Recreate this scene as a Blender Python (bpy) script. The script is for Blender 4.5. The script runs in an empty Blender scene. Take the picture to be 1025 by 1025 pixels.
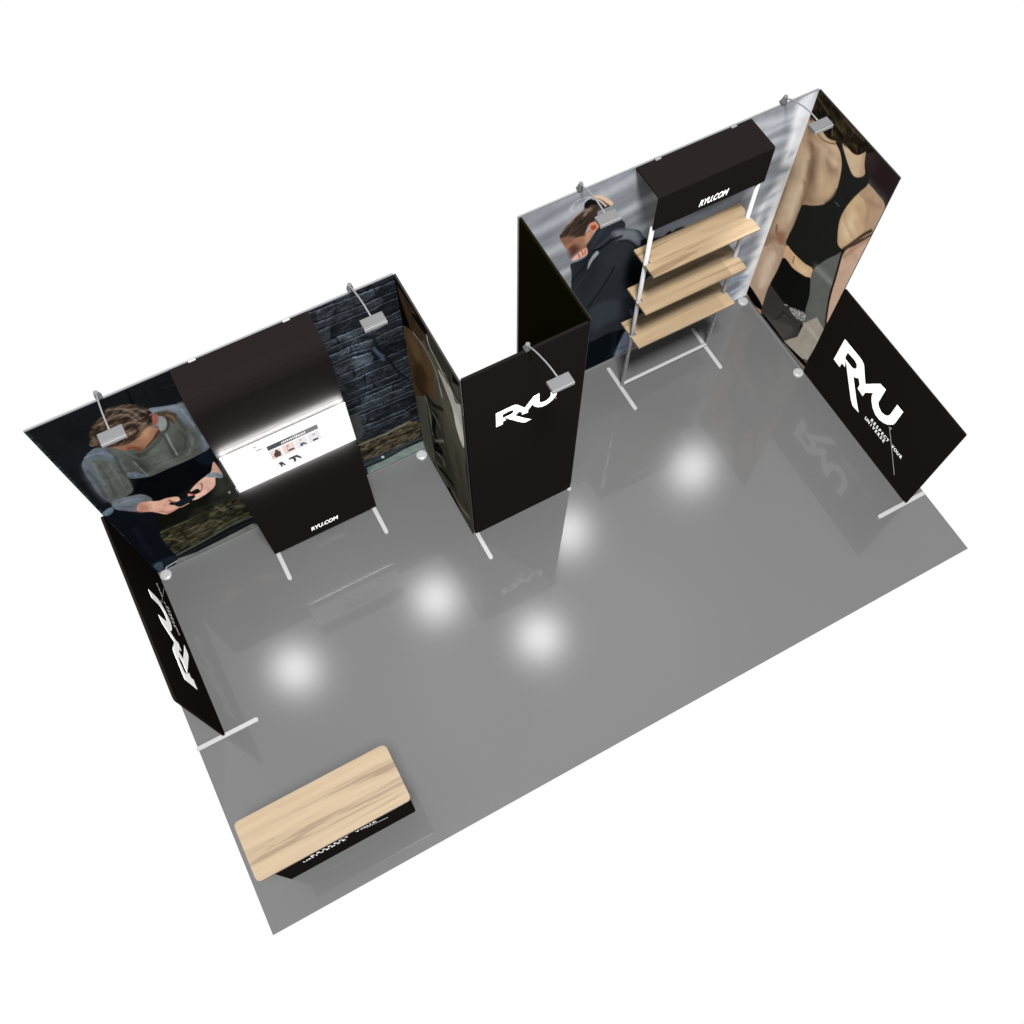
import bpy, bmesh, math
import numpy as np
from mathutils import Vector, Euler
from mathutils.geometry import tessellate_polygon
S = bpy.context.scene
C = S.collection
# ------------------------------------------------------------------ camera
cd = bpy.data.cameras.new('camera'); cam = bpy.data.objects.new('camera', cd); C.objects.link(cam)
cd.sensor_width = 36.0; cd.lens = 36.0*973.0042/1025.0; cd.clip_start = .1; cd.clip_end = 200
cam.location = (1.4396, -0.8466, 7.3573)
cam.rotation_euler = (0.41932, 0.00132, -0.49330)
S.camera = cam
# ------------------------------------------------------------------ light: even white studio + one added soft far lamp that evens out the shading
w = bpy.data.worlds.new('World'); S.world = w; w.use_nodes = True
bg = w.node_tree.nodes['Background']; bg.inputs[0].default_value = (1,1,1,1); bg.inputs[1].default_value = 1.0
S.view_settings.view_transform = 'Standard'; S.view_settings.look = 'None'
S.view_settings.exposure = 0; S.view_settings.gamma = 1; S.view_settings.use_curve_mapping = False
ld = bpy.data.lights.new('added_fill_lamp', 'SPOT'); ld.energy = 4*math.pi*math.pi*17**2*3.0; ld.shadow_soft_size = 1.4
ld.spot_size = math.radians(46); ld.spot_blend = .2; ld.color = (1,1,1)
lo = bpy.data.objects.new('added_fill_lamp', ld); C.objects.link(lo); lo.location = (1.6, -2.7, 16.5)
lo.rotation_euler = (Vector((3.0,1.5,0))-lo.location).to_track_quat('-Z','Y').to_euler()
GAIN = 3.85
GL, GC, GR, GS = 1.6, 2.0, 1.4, 1.45     # colour divisor per print, balances the light falling on its wall
BL = 34.0; SPOT = 78.0

# ------------------------------------------------------------------ helpers
def lin(c): 
    c = np.asarray(c, float)/255.0
    return np.where(c <= .04045, c/12.92, ((c+.055)/1.055)**2.4)
def mat(name, rgb, rough=.6, spec=.5, metal=0, gain=None, emit=None, noise=None):
    m = bpy.data.materials.new(name); m.use_nodes = True; nt = m.node_tree; b = nt.nodes['Principled BSDF']
    col = lin(rgb)/(gain or GAIN)
    b.inputs['Base Color'].default_value = (*col, 1); b.inputs['Roughness'].default_value = rough
    b.inputs['Specular IOR Level'].default_value = spec; b.inputs['Metallic'].default_value = metal
    if emit: b.inputs['Emission Color'].default_value = (*lin(rgb),1); b.inputs['Emission Strength'].default_value = emit; b.inputs['Base Color'].default_value = (0.02,.02,.02,1)
    if noise:
        tc = nt.nodes.new('ShaderNodeTexCoord'); n = nt.nodes.new('ShaderNodeTexNoise'); n.inputs['Scale'].default_value = noise[0]; n.inputs['Detail'].default_value = 4
        hs = nt.nodes.new('ShaderNodeMapRange'); hs.inputs['To Min'].default_value = 1-noise[1]; hs.inputs['To Max'].default_value = 1+noise[1]
        mx = nt.nodes.new('ShaderNodeVectorMath'); mx.operation = 'SCALE'; mx.inputs[0].default_value = col
        nt.links.new(tc.outputs['Object'], n.inputs['Vector']); nt.links.new(n.outputs['Fac'], hs.inputs['Value'])
        nt.links.new(hs.outputs[0], mx.inputs['Scale']); nt.links.new(mx.outputs[0], b.inputs['Base Color'])
    return m
M = {}
M['black'] = mat('black_stretch_fabric', (34,30,29), .95, .0, gain=2.6, noise=(60,.06))
M['back'] = mat('dark_fabric_reverse', (14,13,3), .95, 0, gain=1.3)
M['edge'] = mat('fabric_edge_zip', (46,42,40), .7, .3)
M['silver'] = mat('brushed_aluminium', (176,176,180), .45, .5, noise=(30,.05))
M['white'] = mat('white_powder_coat', (222,222,222), .4, .4, gain=3.9, noise=(40,.02))
M['pole'] = mat('white_powder_coat_shade_lift', (222,222,222), .4, .4, gain=2.6)  # same white as the feet, lightened to offset the shade under the shelves
M['grey'] = mat('grey_lamp_housing', (143,143,145), .5, .3, noise=(50,.05))
M['grey2'] = mat('pale_lamp_front', (196,196,196), .5, .3)
M['print_white'] = mat('white_print_ink', (243,243,241), .9, .1, gain=.98)
M['print_grey'] = mat('grey_print_ink', (120,120,120), .9, .1, gain=1.15)
M['tv_frame'] = mat('tv_bezel', (226,226,222), .4, .3, gain=1.5)
M['screen'] = mat('lit_screen', (255,255,255), 1, 0, emit=1.02)
M['lens'] = mat('lamp_lens', (255,255,250), .3, .2, emit=1.2)
def scr(name, rgb): return mat(name, rgb, 1, 0, emit=1.0)

def wood(name, lo_, hi_, seed, along=(1,0,0)):
    m = bpy.data.materials.new(name); m.use_nodes = True; nt = m.node_tree; b = nt.nodes['Principled BSDF']; L = nt.links.new
    tc = nt.nodes.new('ShaderNodeTexCoord'); mp = nt.nodes.new('ShaderNodeMapping')
    mp.inputs['Location'].default_value = (seed, seed*.7, seed*.3); mp.inputs['Scale'].default_value = (.8, 17, 17)
    L(tc.outputs['Object'], mp.inputs['Vector'])
    n1 = nt.nodes.new('ShaderNodeTexNoise'); n1.inputs['Scale'].default_value = 1.0; n1.inputs['Detail'].default_value = 5; n1.inputs['Roughness'].default_value = .6; n1.inputs['Distortion'].default_value = .6
    L(mp.outputs[0], n1.inputs['Vector'])
    mp2 = nt.nodes.new('ShaderNodeMapping'); mp2.inputs['Scale'].default_value = (5, 170, 170); L(tc.outputs['Object'], mp2.inputs['Vector'])
    n2 = nt.nodes.new('ShaderNodeTexNoise'); n2.inputs['Scale'].default_value = 1.0; n2.inputs['Detail'].default_value = 3; L(mp2.outputs[0], n2.inputs['Vector'])
    r = nt.nodes.new('ShaderNodeValToRGB'); e = r.color_ramp.elements
    a, c = lin(lo_)/GAIN, lin(hi_)/GAIN
    e[0].position = .34; e[0].color = (*a,1); e[1].position = .60; e[1].color = (*c,1)
    k = e.new(.42); k.color = (*(a*.35+c*.65),1)
    ad = nt.nodes.new('ShaderNodeMath'); ad.operation = 'MULTIPLY_ADD'; ad.inputs[1].default_value = .30; 
    sb = nt.nodes.new('ShaderNodeMath'); sb.operation = 'SUBTRACT'; sb.inputs[1].default_value = .15
    L(n2.outputs['Fac'], ad.inputs[0]); L(n1.outputs['Fac'], ad.inputs[2]); L(ad.outputs[0], sb.inputs[0]); L(sb.outputs[0], r.inputs['Fac'])
    L(r.outputs[0], b.inputs['Base Color']); b.inputs['Roughness'].default_value = .5; b.inputs['Specular IOR Level'].default_value = .2
    return m
M['wood_top'] = wood('oak_laminate_counter', (166,139,109), (208,182,148), 3.1)
M['wood_shelf'] = wood('oak_laminate_shelf', (172,143,110), (220,191,153), 7.7)
M['wood_edge'] = wood('oak_laminate_edge', (150,118,86), (196,164,124), 1.7)

def props(o, label=None, cat=None, group=None, kind=None):
    if label: o['label'] = label
    if cat: o['category'] = cat
    if group: o['group'] = group
    if kind: o['kind'] = kind
    return o
def thing(name, label, cat, loc, group=None):
    o = bpy.data.objects.new(name, None); C.objects.link(o); o.location = loc; o.empty_display_size = .1
    return props(o, label, cat, group)
def wpos(o):
    v = Vector((0,0,0))
    while o: v += o.location; o = o.parent
    return v
def obj(name, bm, m, parent=None, smooth=False):
    """bm is in world coordinates; the object gets its parent's origin"""
    me = bpy.data.meshes.new(name); off = wpos(parent)
    bmesh.ops.recalc_face_normals(bm, faces=bm.faces)
    for v in bm.verts: v.co -= off
    bm.to_mesh(me); bm.free()
    for mm in (m if isinstance(m, (list,tuple)) else [m]): me.materials.append(mm)
    if smooth:
        for p in me.polygons: p.use_smooth = True
    o = bpy.data.objects.new(name, me); C.objects.link(o)
    if parent: o.parent = parent
    return o
def box(bm, a, b, bev=0, seg=2):
    r = bmesh.ops.create_cube(bm, size=1); vs = r['verts']
    for v in vs:
        v.co = Vector([(a[i]+b[i])/2 + v.co[i]*(b[i]-a[i]) for i in range(3)])
    if bev:
        es = list({e for v in vs for e in v.link_edges})
        bmesh.ops.bevel(bm, geom=es, offset=bev, segments=seg, affect='EDGES', profile=.5)
def prism(bm, pts, d):
    """pts: 3-D polygon, extruded by vector d"""
    vs = [bm.verts.new(p) for p in pts]; ws = [bm.verts.new(Vector(p)+Vector(d)) for p in pts]
    bm.faces.new(vs); bm.faces.new(ws[::-1]); n = len(vs)
    for i in range(n): bm.faces.new((vs[i], ws[i], ws[(i+1)%n], vs[(i+1)%n]))
def tube(bm, a, b, r, r2=None, seg=16):
    a, b = Vector(a), Vector(b); d = b-a; q = d.to_track_quat('Z','Y'); r2 = r if r2 is None else r2
    rings = []
    for c, rr in ((a,r),(b,r2)):
        rings.append([bm.verts.new(c + q @ Vector((rr*math.cos(t*2*math.pi/seg), rr*math.sin(t*2*math.pi/seg), 0))) for t in range(seg)])
    for i in range(seg): bm.faces.new((rings[0][i], rings[0][(i+1)%seg], rings[1][(i+1)%seg], rings[1][i]))
    bm.faces.new(rings[0][::-1]); bm.faces.new(rings[1])
def rod(bm, q, r, seg=10):
    q = [Vector(p) for p in q]; rings = []
    for i, p in enumerate(q):
        d = (q[min(i+1,len(q)-1)]-q[max(i-1,0)]).normalized(); u = d.cross(Vector((1,0,0))).normalized(); v = d.cross(u)
        rings.append([bm.verts.new(p+u*r*math.cos(k*2*math.pi/seg)+v*r*math.sin(k*2*math.pi/seg)) for k in range(seg)])
    for a, b in zip(rings, rings[1:]):
        for k in range(seg): bm.faces.new((a[k], a[(k+1)%seg], b[(k+1)%seg], b[k]))
    bm.faces.new(rings[0][::-1]); bm.faces.new(rings[-1])
def rrect(w0, w1, z0, z1, rads, n=6):
    """2-D rounded rectangle; rads = (low-w low-z, high-w low-z, high-w high-z, low-w high-z)"""
    P = []
    for (cx, cz, a0, r) in ((w0,z0,180,rads[0]),(w1,z0,270,rads[1]),(w1,z1,0,rads[2]),(w0,z1,90,rads[3])):
        ox = cx + (r if cx == w0 else -r); oz = cz + (r if cz == z0 else -r)
        if r < 1e-5: P.append((cx,cz)); continue
        for k in range(n+1):
            t = math.radians(a0 + 90*k/n); P.append((ox+r*math.cos(t), oz+r*math.sin(t)))
    return P
def slab(axis, pos, thick, w0, w1, z0, z1, rads=(0,0,0,0)):
    """upright panel; axis 'x': lies in the plane x=pos, 'y': in the plane y=pos; thickness goes from pos to pos+thick"""
    bm = bmesh.new(); P = rrect(w0,w1,z0,z1,rads)
    if axis == 'x': prism(bm, [(pos,a,b) for a,b in P], (thick,0,0))
    else: prism(bm, [(a,pos,b) for a,b in P], (0,thick,0))
    return bm
def flat_poly(bm, pts2, org, ux, uy, th):
    """outlined ink shape lying on a face, th proud of it"""
    o, ux, uy = Vector(org), Vector(ux), Vector(uy); n = Vector(th)
    ps = [o+ux*a+uy*b for a,b in pts2]
    vs = [bm.verts.new(p+n) for p in ps]; ws = [bm.verts.new(p+n*.05) for p in ps]
    k = len(vs)
    for tri in tessellate_polygon([[Vector((a,b,0)) for a,b in pts2]]): bm.faces.new([vs[i] for i in tri])
    for i in range(k): bm.faces.new((vs[i], ws[i], ws[(i+1)%k], vs[(i+1)%k]))
def text_bm(s, size, org, ux, uy, nrm, bold=.0, shear=0.0, xs=1.0, pitch=None):
    """lettering: the built-in font, laid on a face"""
    bm = bmesh.new(); o, ux, uy, nrm = map(Vector, (org, ux, uy, nrm))
    def put(t, x0):
        cu = bpy.data.curves.new('t', 'FONT'); cu.body = t; cu.size = size; cu.offset = bold; cu.shear = shear; cu.extrude = .0; cu.resolution_u = 4
        if pitch: cu.align_x = 'CENTER'
        ob = bpy.data.objects.new('t', cu); C.objects.link(ob); bpy.context.view_layer.update()
        me = ob.evaluated_get(bpy.context.evaluated_depsgraph_get()).to_mesh()
        base = len(bm.verts); vs = [bm.verts.new(o + ux*(x0+v.co.x*xs) + uy*v.co.y + nrm) for v in me.vertices]
        for p in me.polygons:
            try: bm.faces.new([vs[i] for i in p.vertices])
            except ValueError: pass
        wd = max([v.co.x for v in me.vertices] or [0])*xs
        bpy.data.objects.remove(ob); bpy.data.curves.remove(cu); return wd
    if pitch:
        for i, ch in enumerate(s):
            if ch != ' ': put(ch, i*pitch)
    else: put(s, 0)
    return bm

# ------------------------------------------------------------------ printed pictures: painted per vertex on a fine cloth mesh
OPS = {'L':[
('BRICK',),
('Q',[(0.235,2.453),(1.23,2.404),(1.179,1.978),(1.096,0.718),(1.052,-0.221),(0.224,-0.126),(0.233,1.262)],(17,19,22),0.02,1.0),
('S',[(0.843,2.354),(0.831,2.273),(0.825,2.209)],(6,7,9),0.012,0.006,1.0),
('S',[(1.057,2.241),(1.105,2.215)],(52,50,46),0.006,0.004,0.6),
('S',[(1.025,2.238),(1.058,2.223)],(45,48,50),0.006,0.004,0.5),
('P',[(0.487,0.966),(0.828,1.191),(0.992,0.974),(1.086,1.169),(1.105,0.923),(1.099,0.56),(1.024,0.637),(0.804,0.63),(0.554,0.636),(0.421,0.627),(0.421,0.783)],(16,17,13),0.02,1.0),
('P',[(0.992,0.974),(1.087,1.113),(1.092,0.877),(1.09,0.633),(1.012,0.628),(0.889,0.627),(0.923,0.803)],(48,48,43),0.03,1.0),
('P',[(0.894,0.77),(0.999,0.746),(1.01,0.652),(0.898,0.66)],(30,30,26),0.03,1.0),
('S',[(0.76,0.698),(0.903,0.676),(0.976,0.665)],(44,44,38),0.02,0.02,0.7),
('S',[(1.086,1.169),(1.089,0.899),(1.09,0.633)],(86,86,80),0.03,0.03,0.8),
('P',[(1.028,0.748),(1.041,0.745),(1.038,0.717),(1.024,0.717)],(150,148,140),0.004,1.0),
('P',[(0.418,0.619),(0.548,0.62),(0.804,0.63),(1.022,0.628),(1.096,0.585),(1.075,0.251),(0.912,0.241),(0.678,0.218),(0.417,0.202),(0.416,0.424)],(50,48,36),0.012,1.0),
('N',[(0.418,0.619),(0.548,0.62),(0.804,0.63),(1.022,0.628),(1.096,0.585),(1.075,0.251),(0.912,0.241),(0.678,0.218),(0.417,0.202),(0.416,0.424)],1.1,0.05,0.02,8,0.01),
('S',[(0.422,0.603),(0.546,0.612),(0.665,0.604),(0.802,0.621)],(92,90,64),0.02,0.012,0.7),
('S',[(0.439,0.492),(0.487,0.437),(0.524,0.347)],(120,108,72),0.018,0.012,0.7),
('P',[(0.744,0.736),(0.812,0.654),(0.798,0.548),(0.692,0.484),(0.661,0.563)],(34,32,24),0.02,0.75),
('P',[(0.515,0.657),(0.577,0.566),(0.627,0.488),(0.599,0.402),(0.509,0.504)],(38,34,20),0.02,0.6),
('S',[(0.53,0.481),(0.622,0.471),(0.701,0.451),(0.779,0.389)],(96,86,52),0.012,0.01,0.6),
('S',[(0.76,0.455),(0.829,0.426),(0.877,0.326),(0.958,0.331)],(102,94,66),0.012,0.01,0.6),
('S',[(0.889,0.627),(0.927,0.499),(0.991,0.52),(1.036,0.473),(1.099,0.452)],(112,106,80),0.012,0.01,0.6),
('S',[(0.58,0.517),(0.577,0.333),(0.663,0.33)],(24,20,12),0.016,0.01,0.7),
('S',[(0.81,0.491),(0.873,0.445),(0.942,0.416),(0.988,0.368)],(20,20,14),0.018,0.01,0.8),
('S',[(0.957,0.6),(0.977,0.469),(1.042,0.423)],(20,20,14),0.018,0.01,0.7),
('S',[(0.405,0.166),(0.672,0.2),(0.912,0.241),(1.099,0.226)],(72,76,68),0.03,0.01,1.0),
('S',[(0.427,0.113),(0.581,0.132),(0.785,0.144),(1.072,0.161)],(30,34,30),0.022,0.01,1.0),
('Q',[(0.407,0.112),(0.564,0.076),(0.768,0.089),(1.059,0.115),(1.116,0.016),(1.077,-0.138),(0.388,-0.157),(0.317,-0.067)],(112,114,110),0.015,1.0),
('Q',[(0.426,-0.042),(0.637,-0.011),(0.845,0.001),(1.053,0.013),(1.077,-0.138),(0.362,-0.235)],(127,127,126),0.03,1.0),
('P',[(0.239,1.209),(0.352,1.116),(0.493,0.904),(0.456,0.693),(0.417,0.47),(0.421,0.201),(0.397,0.081),(0.297,0.075),(0.251,0.131),(0.216,0.303),(0.229,0.909),(0.206,1.178)],(13,16,22),0.008,1.0),
('S',[(0.322,0.842),(0.287,0.543),(0.28,0.35)],(24,30,40),0.03,0.03,0.6),
('P',[(0.228,0.203),(0.327,0.21),(0.4,0.185),(0.403,0.096),(0.297,0.052),(0.241,0.011),(0.207,0.054)],(24,32,40),0.006,1.0),
('P',[(0.234,0.175),(0.3,0.179),(0.28,0.074),(0.241,0.034)],(62,76,86),0.006,1.0),
('S',[(0.397,0.081),(0.344,0.068),(0.304,0.057),(0.277,0.019),(0.239,0.005)],(205,208,210),0.012,0.005,1.0),
('P',[(0.22,1.196),(0.268,1.228),(0.307,1.22),(0.286,1.159),(0.235,1.146)],(86,104,118),0.008,1.0),
('P',[(0.532,1.479),(0.628,1.401),(0.779,1.391),(0.961,1.384),(1.087,1.4),(1.088,1.282),(1.06,1.188),(0.989,1.099),(0.859,1.066),(0.771,1.023),(0.702,0.993),(0.654,1.026),(0.54,1.077),(0.497,1.235),(0.483,1.312)],(7,8,11),0.01,1.0),
('P',[(0.968,1.363),(1.078,1.394),(1.089,1.287),(1.061,1.202),(1.007,1.207),(0.969,1.273)],(16,22,32),0.015,1.0),
('P',[(0.886,2.1),(0.979,2.053),(1.048,2.028),(1.087,2.009),(1.088,1.91),(1.085,1.733),(1.089,1.568),(1.083,1.419),(0.974,1.381),(0.873,1.377),(0.775,1.38),(0.69,1.38),(0.623,1.39),(0.547,1.446),(0.521,1.504),(0.504,1.369),(0.485,1.304),(0.427,1.274),(0.331,1.244),(0.309,1.331),(0.297,1.438),(0.307,1.579),(0.321,1.725),(0.343,1.83),(0.396,1.903),(0.456,1.941),(0.503,1.931),(0.559,1.888),(0.655,1.842),(0.785,1.911),(0.867,1.993)],(78,81,76),0.008,1.0),
('P',[(1.048,2.028),(1.087,2.009),(1.085,1.9),(1.082,1.722),(1.085,1.557),(1.081,1.421),(1.032,1.407),(1.06,1.565),(1.054,1.679),(1.032,1.778),(1.006,1.902),(0.984,1.995)],(97,105,114),0.015,1.0),
('P',[(1.014,1.766),(1.037,1.667),(1.025,1.541),(0.979,1.441),(0.852,1.441),(0.824,1.524),(0.884,1.639),(0.945,1.72)],(66,68,62),0.03,1.0),
('S',[(1.01,1.691),(1.003,1.561),(0.939,1.448)],(98,104,102),0.02,0.02,0.8),
('S',[(1.078,1.577),(1.074,1.497),(1.076,1.425)],(128,140,152),0.02,0.012,0.8),
('S',[(0.999,1.883),(1.005,1.695),(0.974,1.641)],(56,58,60),0.016,0.016,0.8),
('P',[(0.886,2.1),(0.98,2.059),(1.046,2.023),(1.042,1.972),(0.988,2.004),(0.921,2.035),(0.884,2.041)],(106,115,125),0.008,1.0),
('P',[(0.89,2.028),(0.961,2.002),(1.009,1.95),(1.002,1.892),(0.967,1.846),(0.951,1.897),(0.904,1.874),(0.88,1.919)],(64,54,44),0.01,1.0),
('S',[(0.959,1.966),(0.982,1.91),(0.979,1.861)],(112,98,80),0.014,0.01,0.8),
('P',[(0.904,1.987),(0.934,1.962),(0.936,1.898),(0.909,1.831),(0.876,1.794),(0.867,1.827),(0.875,1.886),(0.87,1.928)],(118,122,122),0.008,1.0),
('S',[(0.95,1.924),(0.93,1.851),(0.9,1.807)],(44,42,38),0.014,0.008,1.0),
('P',[(0.864,1.817),(0.896,1.815),(0.841,1.731),(0.753,1.673),(0.672,1.636),(0.647,1.714),(0.705,1.689),(0.792,1.747)],(60,62,58),0.01,1.0),
('P',[(0.345,1.828),(0.396,1.903),(0.456,1.941),(0.501,1.927),(0.532,1.859),(0.533,1.763),(0.5,1.711),(0.468,1.796),(0.417,1.83),(0.36,1.787),(0.327,1.676)],(82,89,97),0.011,1.0),
('P',[(0.386,1.706),(0.452,1.756),(0.492,1.691),(0.518,1.551),(0.488,1.4),(0.434,1.33),(0.366,1.336),(0.345,1.42),(0.345,1.541)],(76,80,78),0.05,1.0),
('P',[(0.316,1.26),(0.363,1.292),(0.437,1.264),(0.519,1.219),(0.554,1.118),(0.529,1.078),(0.461,1.108),(0.419,1.032),(0.352,1.116),(0.313,1.181)],(98,104,111),0.008,1.0),
('P',[(0.367,1.835),(0.372,1.72),(0.341,1.546),(0.328,1.344),(0.299,1.341),(0.304,1.522),(0.318,1.685)],(80,87,96),0.03,1.0),
('S',[(0.486,1.874),(0.522,1.801),(0.537,1.705),(0.536,1.563)],(100,108,118),0.018,0.018,0.7),
('S',[(0.533,1.763),(0.521,1.663),(0.518,1.551),(0.526,1.499)],(52,56,54),0.016,0.016,0.8),
('P',[(0.535,1.541),(0.59,1.488),(0.628,1.401),(0.59,1.413),(0.527,1.465)],(100,110,120),0.01,1.0),
('S',[(0.611,1.636),(0.619,1.528),(0.632,1.394)],(130,136,138),0.008,0.006,0.9),
('S',[(0.633,1.658),(0.641,1.551),(0.648,1.456)],(56,58,54),0.016,0.014,0.9),
('S',[(0.888,1.77),(0.878,1.643),(0.872,1.494)],(140,148,152),0.008,0.006,0.9),
('S',[(0.869,1.773),(0.859,1.647),(0.85,1.486)],(52,54,50),0.01,0.008,0.9),
('S',[(0.775,1.735),(0.722,1.701),(0.666,1.584),(0.668,1.437)],(64,66,60),0.03,0.03,0.6),
('S',[(0.392,1.894),(0.441,1.889),(0.492,1.856)],(112,122,134),0.012,0.008,0.7),
('S',[(0.343,1.746),(0.347,1.628),(0.333,1.493),(0.318,1.354)],(58,62,66),0.02,0.008,0.7),
('S',[(0.425,1.754),(0.413,1.593),(0.391,1.435),(0.366,1.336)],(58,60,58),0.016,0.008,0.7),
('S',[(0.481,1.729),(0.472,1.536),(0.451,1.375)],(96,100,98),0.012,0.008,0.7),
('S',[(0.405,1.8),(0.383,1.651),(0.37,1.517)],(98,104,110),0.012,0.008,0.7),
('S',[(0.351,1.224),(0.419,1.218),(0.5,1.167)],(126,134,142),0.01,0.008,0.7),
('S',[(0.327,1.199),(0.392,1.147),(0.44,1.081)],(78,84,92),0.01,0.008,0.7),
('S',[(0.613,1.8),(0.632,1.673),(0.682,1.627),(0.748,1.622)],(94,96,90),0.014,0.008,0.7),
('S',[(0.612,1.548),(0.682,1.512),(0.78,1.478),(0.888,1.466)],(60,62,58),0.014,0.008,0.7),
('S',[(0.752,1.476),(0.855,1.452),(0.96,1.428)],(92,94,90),0.012,0.008,0.7),
('S',[(0.969,1.753),(0.974,1.641),(0.931,1.512)],(52,54,50),0.014,0.008,0.7),
('S',[(0.917,1.468),(0.993,1.485),(1.046,1.522)],(90,94,92),0.012,0.008,0.7),
('S',[(0.679,1.427),(0.744,1.454),(0.831,1.546)],(86,90,86),0.01,0.008,0.7),
('S',[(1.1,1.824),(1.078,1.712),(1.085,1.599)],(76,84,94),0.012,0.008,0.7),
('S',[(1.052,1.964),(1.058,1.859),(1.068,1.721)],(140,150,162),0.008,0.008,0.7),
('S',[(0.891,2.06),(0.951,2.047),(1.028,2.008)],(140,150,164),0.007,0.008,0.7),
('S',[(0.526,1.878),(0.543,1.754),(0.523,1.633)],(50,52,52),0.01,0.008,0.7),
('S',[(0.527,1.483),(0.593,1.42),(0.651,1.387)],(60,66,72),0.006,0.008,0.7),
('P',[(0.462,2.001),(0.492,2.051),(0.497,2.085),(0.536,2.15),(0.601,2.204),(0.646,2.226),(0.681,2.267),(0.738,2.256),(0.791,2.234),(0.846,2.18),(0.878,2.112),(0.889,2.025),(0.872,1.952),(0.831,1.923),(0.795,1.929),(0.742,1.871),(0.652,1.85),(0.571,1.877),(0.503,1.947),(0.473,1.966)],(62,50,42),0.01,1.0),
('N',[(0.462,2.001),(0.492,2.051),(0.497,2.085),(0.536,2.15),(0.601,2.204),(0.646,2.226),(0.681,2.267),(0.738,2.256),(0.791,2.234),(0.846,2.18),(0.878,2.112),(0.889,2.025),(0.872,1.952),(0.831,1.923),(0.795,1.929),(0.742,1.871),(0.652,1.85),(0.571,1.877),(0.503,1.947),(0.473,1.966)],1.0,0.05,0.01,14,0.01),
('N',[(0.462,2.001),(0.492,2.051),(0.497,2.085),(0.536,2.15),(0.601,2.204),(0.646,2.226),(0.681,2.267),(0.738,2.256),(0.791,2.234),(0.846,2.18),(0.878,2.112),(0.889,2.025),(0.872,1.952),(0.831,1.923),(0.795,1.929),(0.742,1.871),(0.652,1.85),(0.571,1.877),(0.503,1.947),(0.473,1.966)],0.35,0.02,0.02,-30,0.01),
('S',[(0.674,2.25),(0.737,2.222),(0.787,2.157),(0.808,2.043)],(122,106,94),0.014,0.012,0.75),
('S',[(0.681,2.173),(0.754,2.136),(0.781,2.04)],(122,106,94),0.014,0.012,0.75),
('S',[(0.674,2.057),(0.755,2.038),(0.817,1.961)],(122,106,94),0.014,0.012,0.75),
('S',[(0.554,2.135),(0.63,2.168),(0.665,2.163)],(122,106,94),0.014,0.012,0.75),
('S',[(0.759,2.18),(0.823,2.152),(0.858,2.075)],(122,106,94),0.014,0.012,0.75),
('S',[(0.5,2.032),(0.541,2.072),(0.563,2.002)],(122,106,94),0.014,0.012,0.75),
('S',[(0.673,1.957),(0.742,1.935),(0.8,1.95)],(122,106,94),0.014,0.012,0.75),
('S',[(0.646,2.13),(0.708,2.114),(0.759,2.083)],(26,20,17),0.018,0.012,0.8),
('S',[(0.751,1.992),(0.749,1.917),(0.67,1.881)],(26,20,17),0.018,0.012,0.8),
('S',[(0.829,2.099),(0.854,2.029),(0.857,1.964)],(26,20,17),0.018,0.012,0.8),
('S',[(0.58,2.137),(0.524,2.061)],(26,20,17),0.018,0.012,0.8),
('S',[(0.675,1.929),(0.624,1.896)],(26,20,17),0.018,0.012,0.8),
('P',[(0.734,1.862),(0.791,1.919),(0.829,1.917),(0.861,1.872),(0.866,1.836),(0.838,1.8),(0.798,1.763),(0.739,1.727),(0.701,1.715),(0.678,1.725),(0.675,1.771),(0.626,1.782),(0.577,1.843),(0.571,1.877),(0.644,1.847)],(126,90,70),0.008,1.0),
('P',[(0.639,1.816),(0.693,1.768),(0.701,1.715),(0.676,1.721),(0.673,1.767),(0.631,1.778)],(116,62,46),0.008,1.0),
('P',[(0.784,1.907),(0.822,1.91),(0.824,1.873),(0.784,1.834),(0.747,1.841)],(150,112,88),0.03,1.0),
('P',[(0.854,1.846),(0.87,1.833),(0.843,1.796),(0.796,1.757),(0.744,1.723),(0.734,1.732),(0.798,1.782)],(64,42,32),0.006,1.0),
('P',[(0.883,2.024),(0.912,2.01),(0.898,1.955),(0.873,1.907),(0.854,1.913),(0.864,1.971)],(132,80,70),0.006,1.0),
('P',[(0.46,1.116),(0.519,1.101),(0.58,1.045),(0.635,1.035),(0.702,0.993),(0.709,0.946),(0.695,0.917),(0.651,0.952),(0.624,0.939),(0.664,0.88),(0.697,0.863),(0.647,0.828),(0.569,0.823),(0.53,0.882),(0.493,0.946),(0.421,1.03)],(204,158,138),0.006,1.0),
('P',[(0.458,1.112),(0.495,1.073),(0.477,0.984),(0.423,1.028)],(168,116,98),0.02,1.0),
('S',[(0.641,0.989),(0.664,0.924),(0.69,0.904)],(96,50,40),0.012,0.006,0.9),
('S',[(0.539,0.908),(0.589,0.837),(0.651,0.841)],(160,90,70),0.012,0.008,0.7),
('P',[(1.046,1.216),(1.058,1.183),(1.057,1.002),(1.009,1.016),(0.969,0.908),(0.901,0.859),(0.834,0.842),(0.789,0.844),(0.77,0.89),(0.776,0.968),(0.812,0.915),(0.858,0.919),(0.853,0.974),(0.801,0.976),(0.828,1.015),(0.905,1.069),(0.964,1.091),(1.002,1.118)],(206,164,148),0.006,1.0),
('S',[(0.812,0.915),(0.858,0.919),(0.889,0.971),(0.899,1.026)],(110,62,54),0.01,0.006,0.9),
('S',[(0.782,0.963),(0.806,0.921)],(180,70,76),0.012,0.006,0.9),
('P',[(0.958,1.097),(1.016,1.089),(1.057,1.002),(1.04,0.97),(1.007,1.009),(0.962,1.061)],(118,128,134),0.005,1.0),
('P',[(0.665,0.913),(0.742,0.933),(0.804,0.916),(0.803,0.877),(0.732,0.855),(0.667,0.852)],(17,24,30),0.004,1.0),
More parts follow.
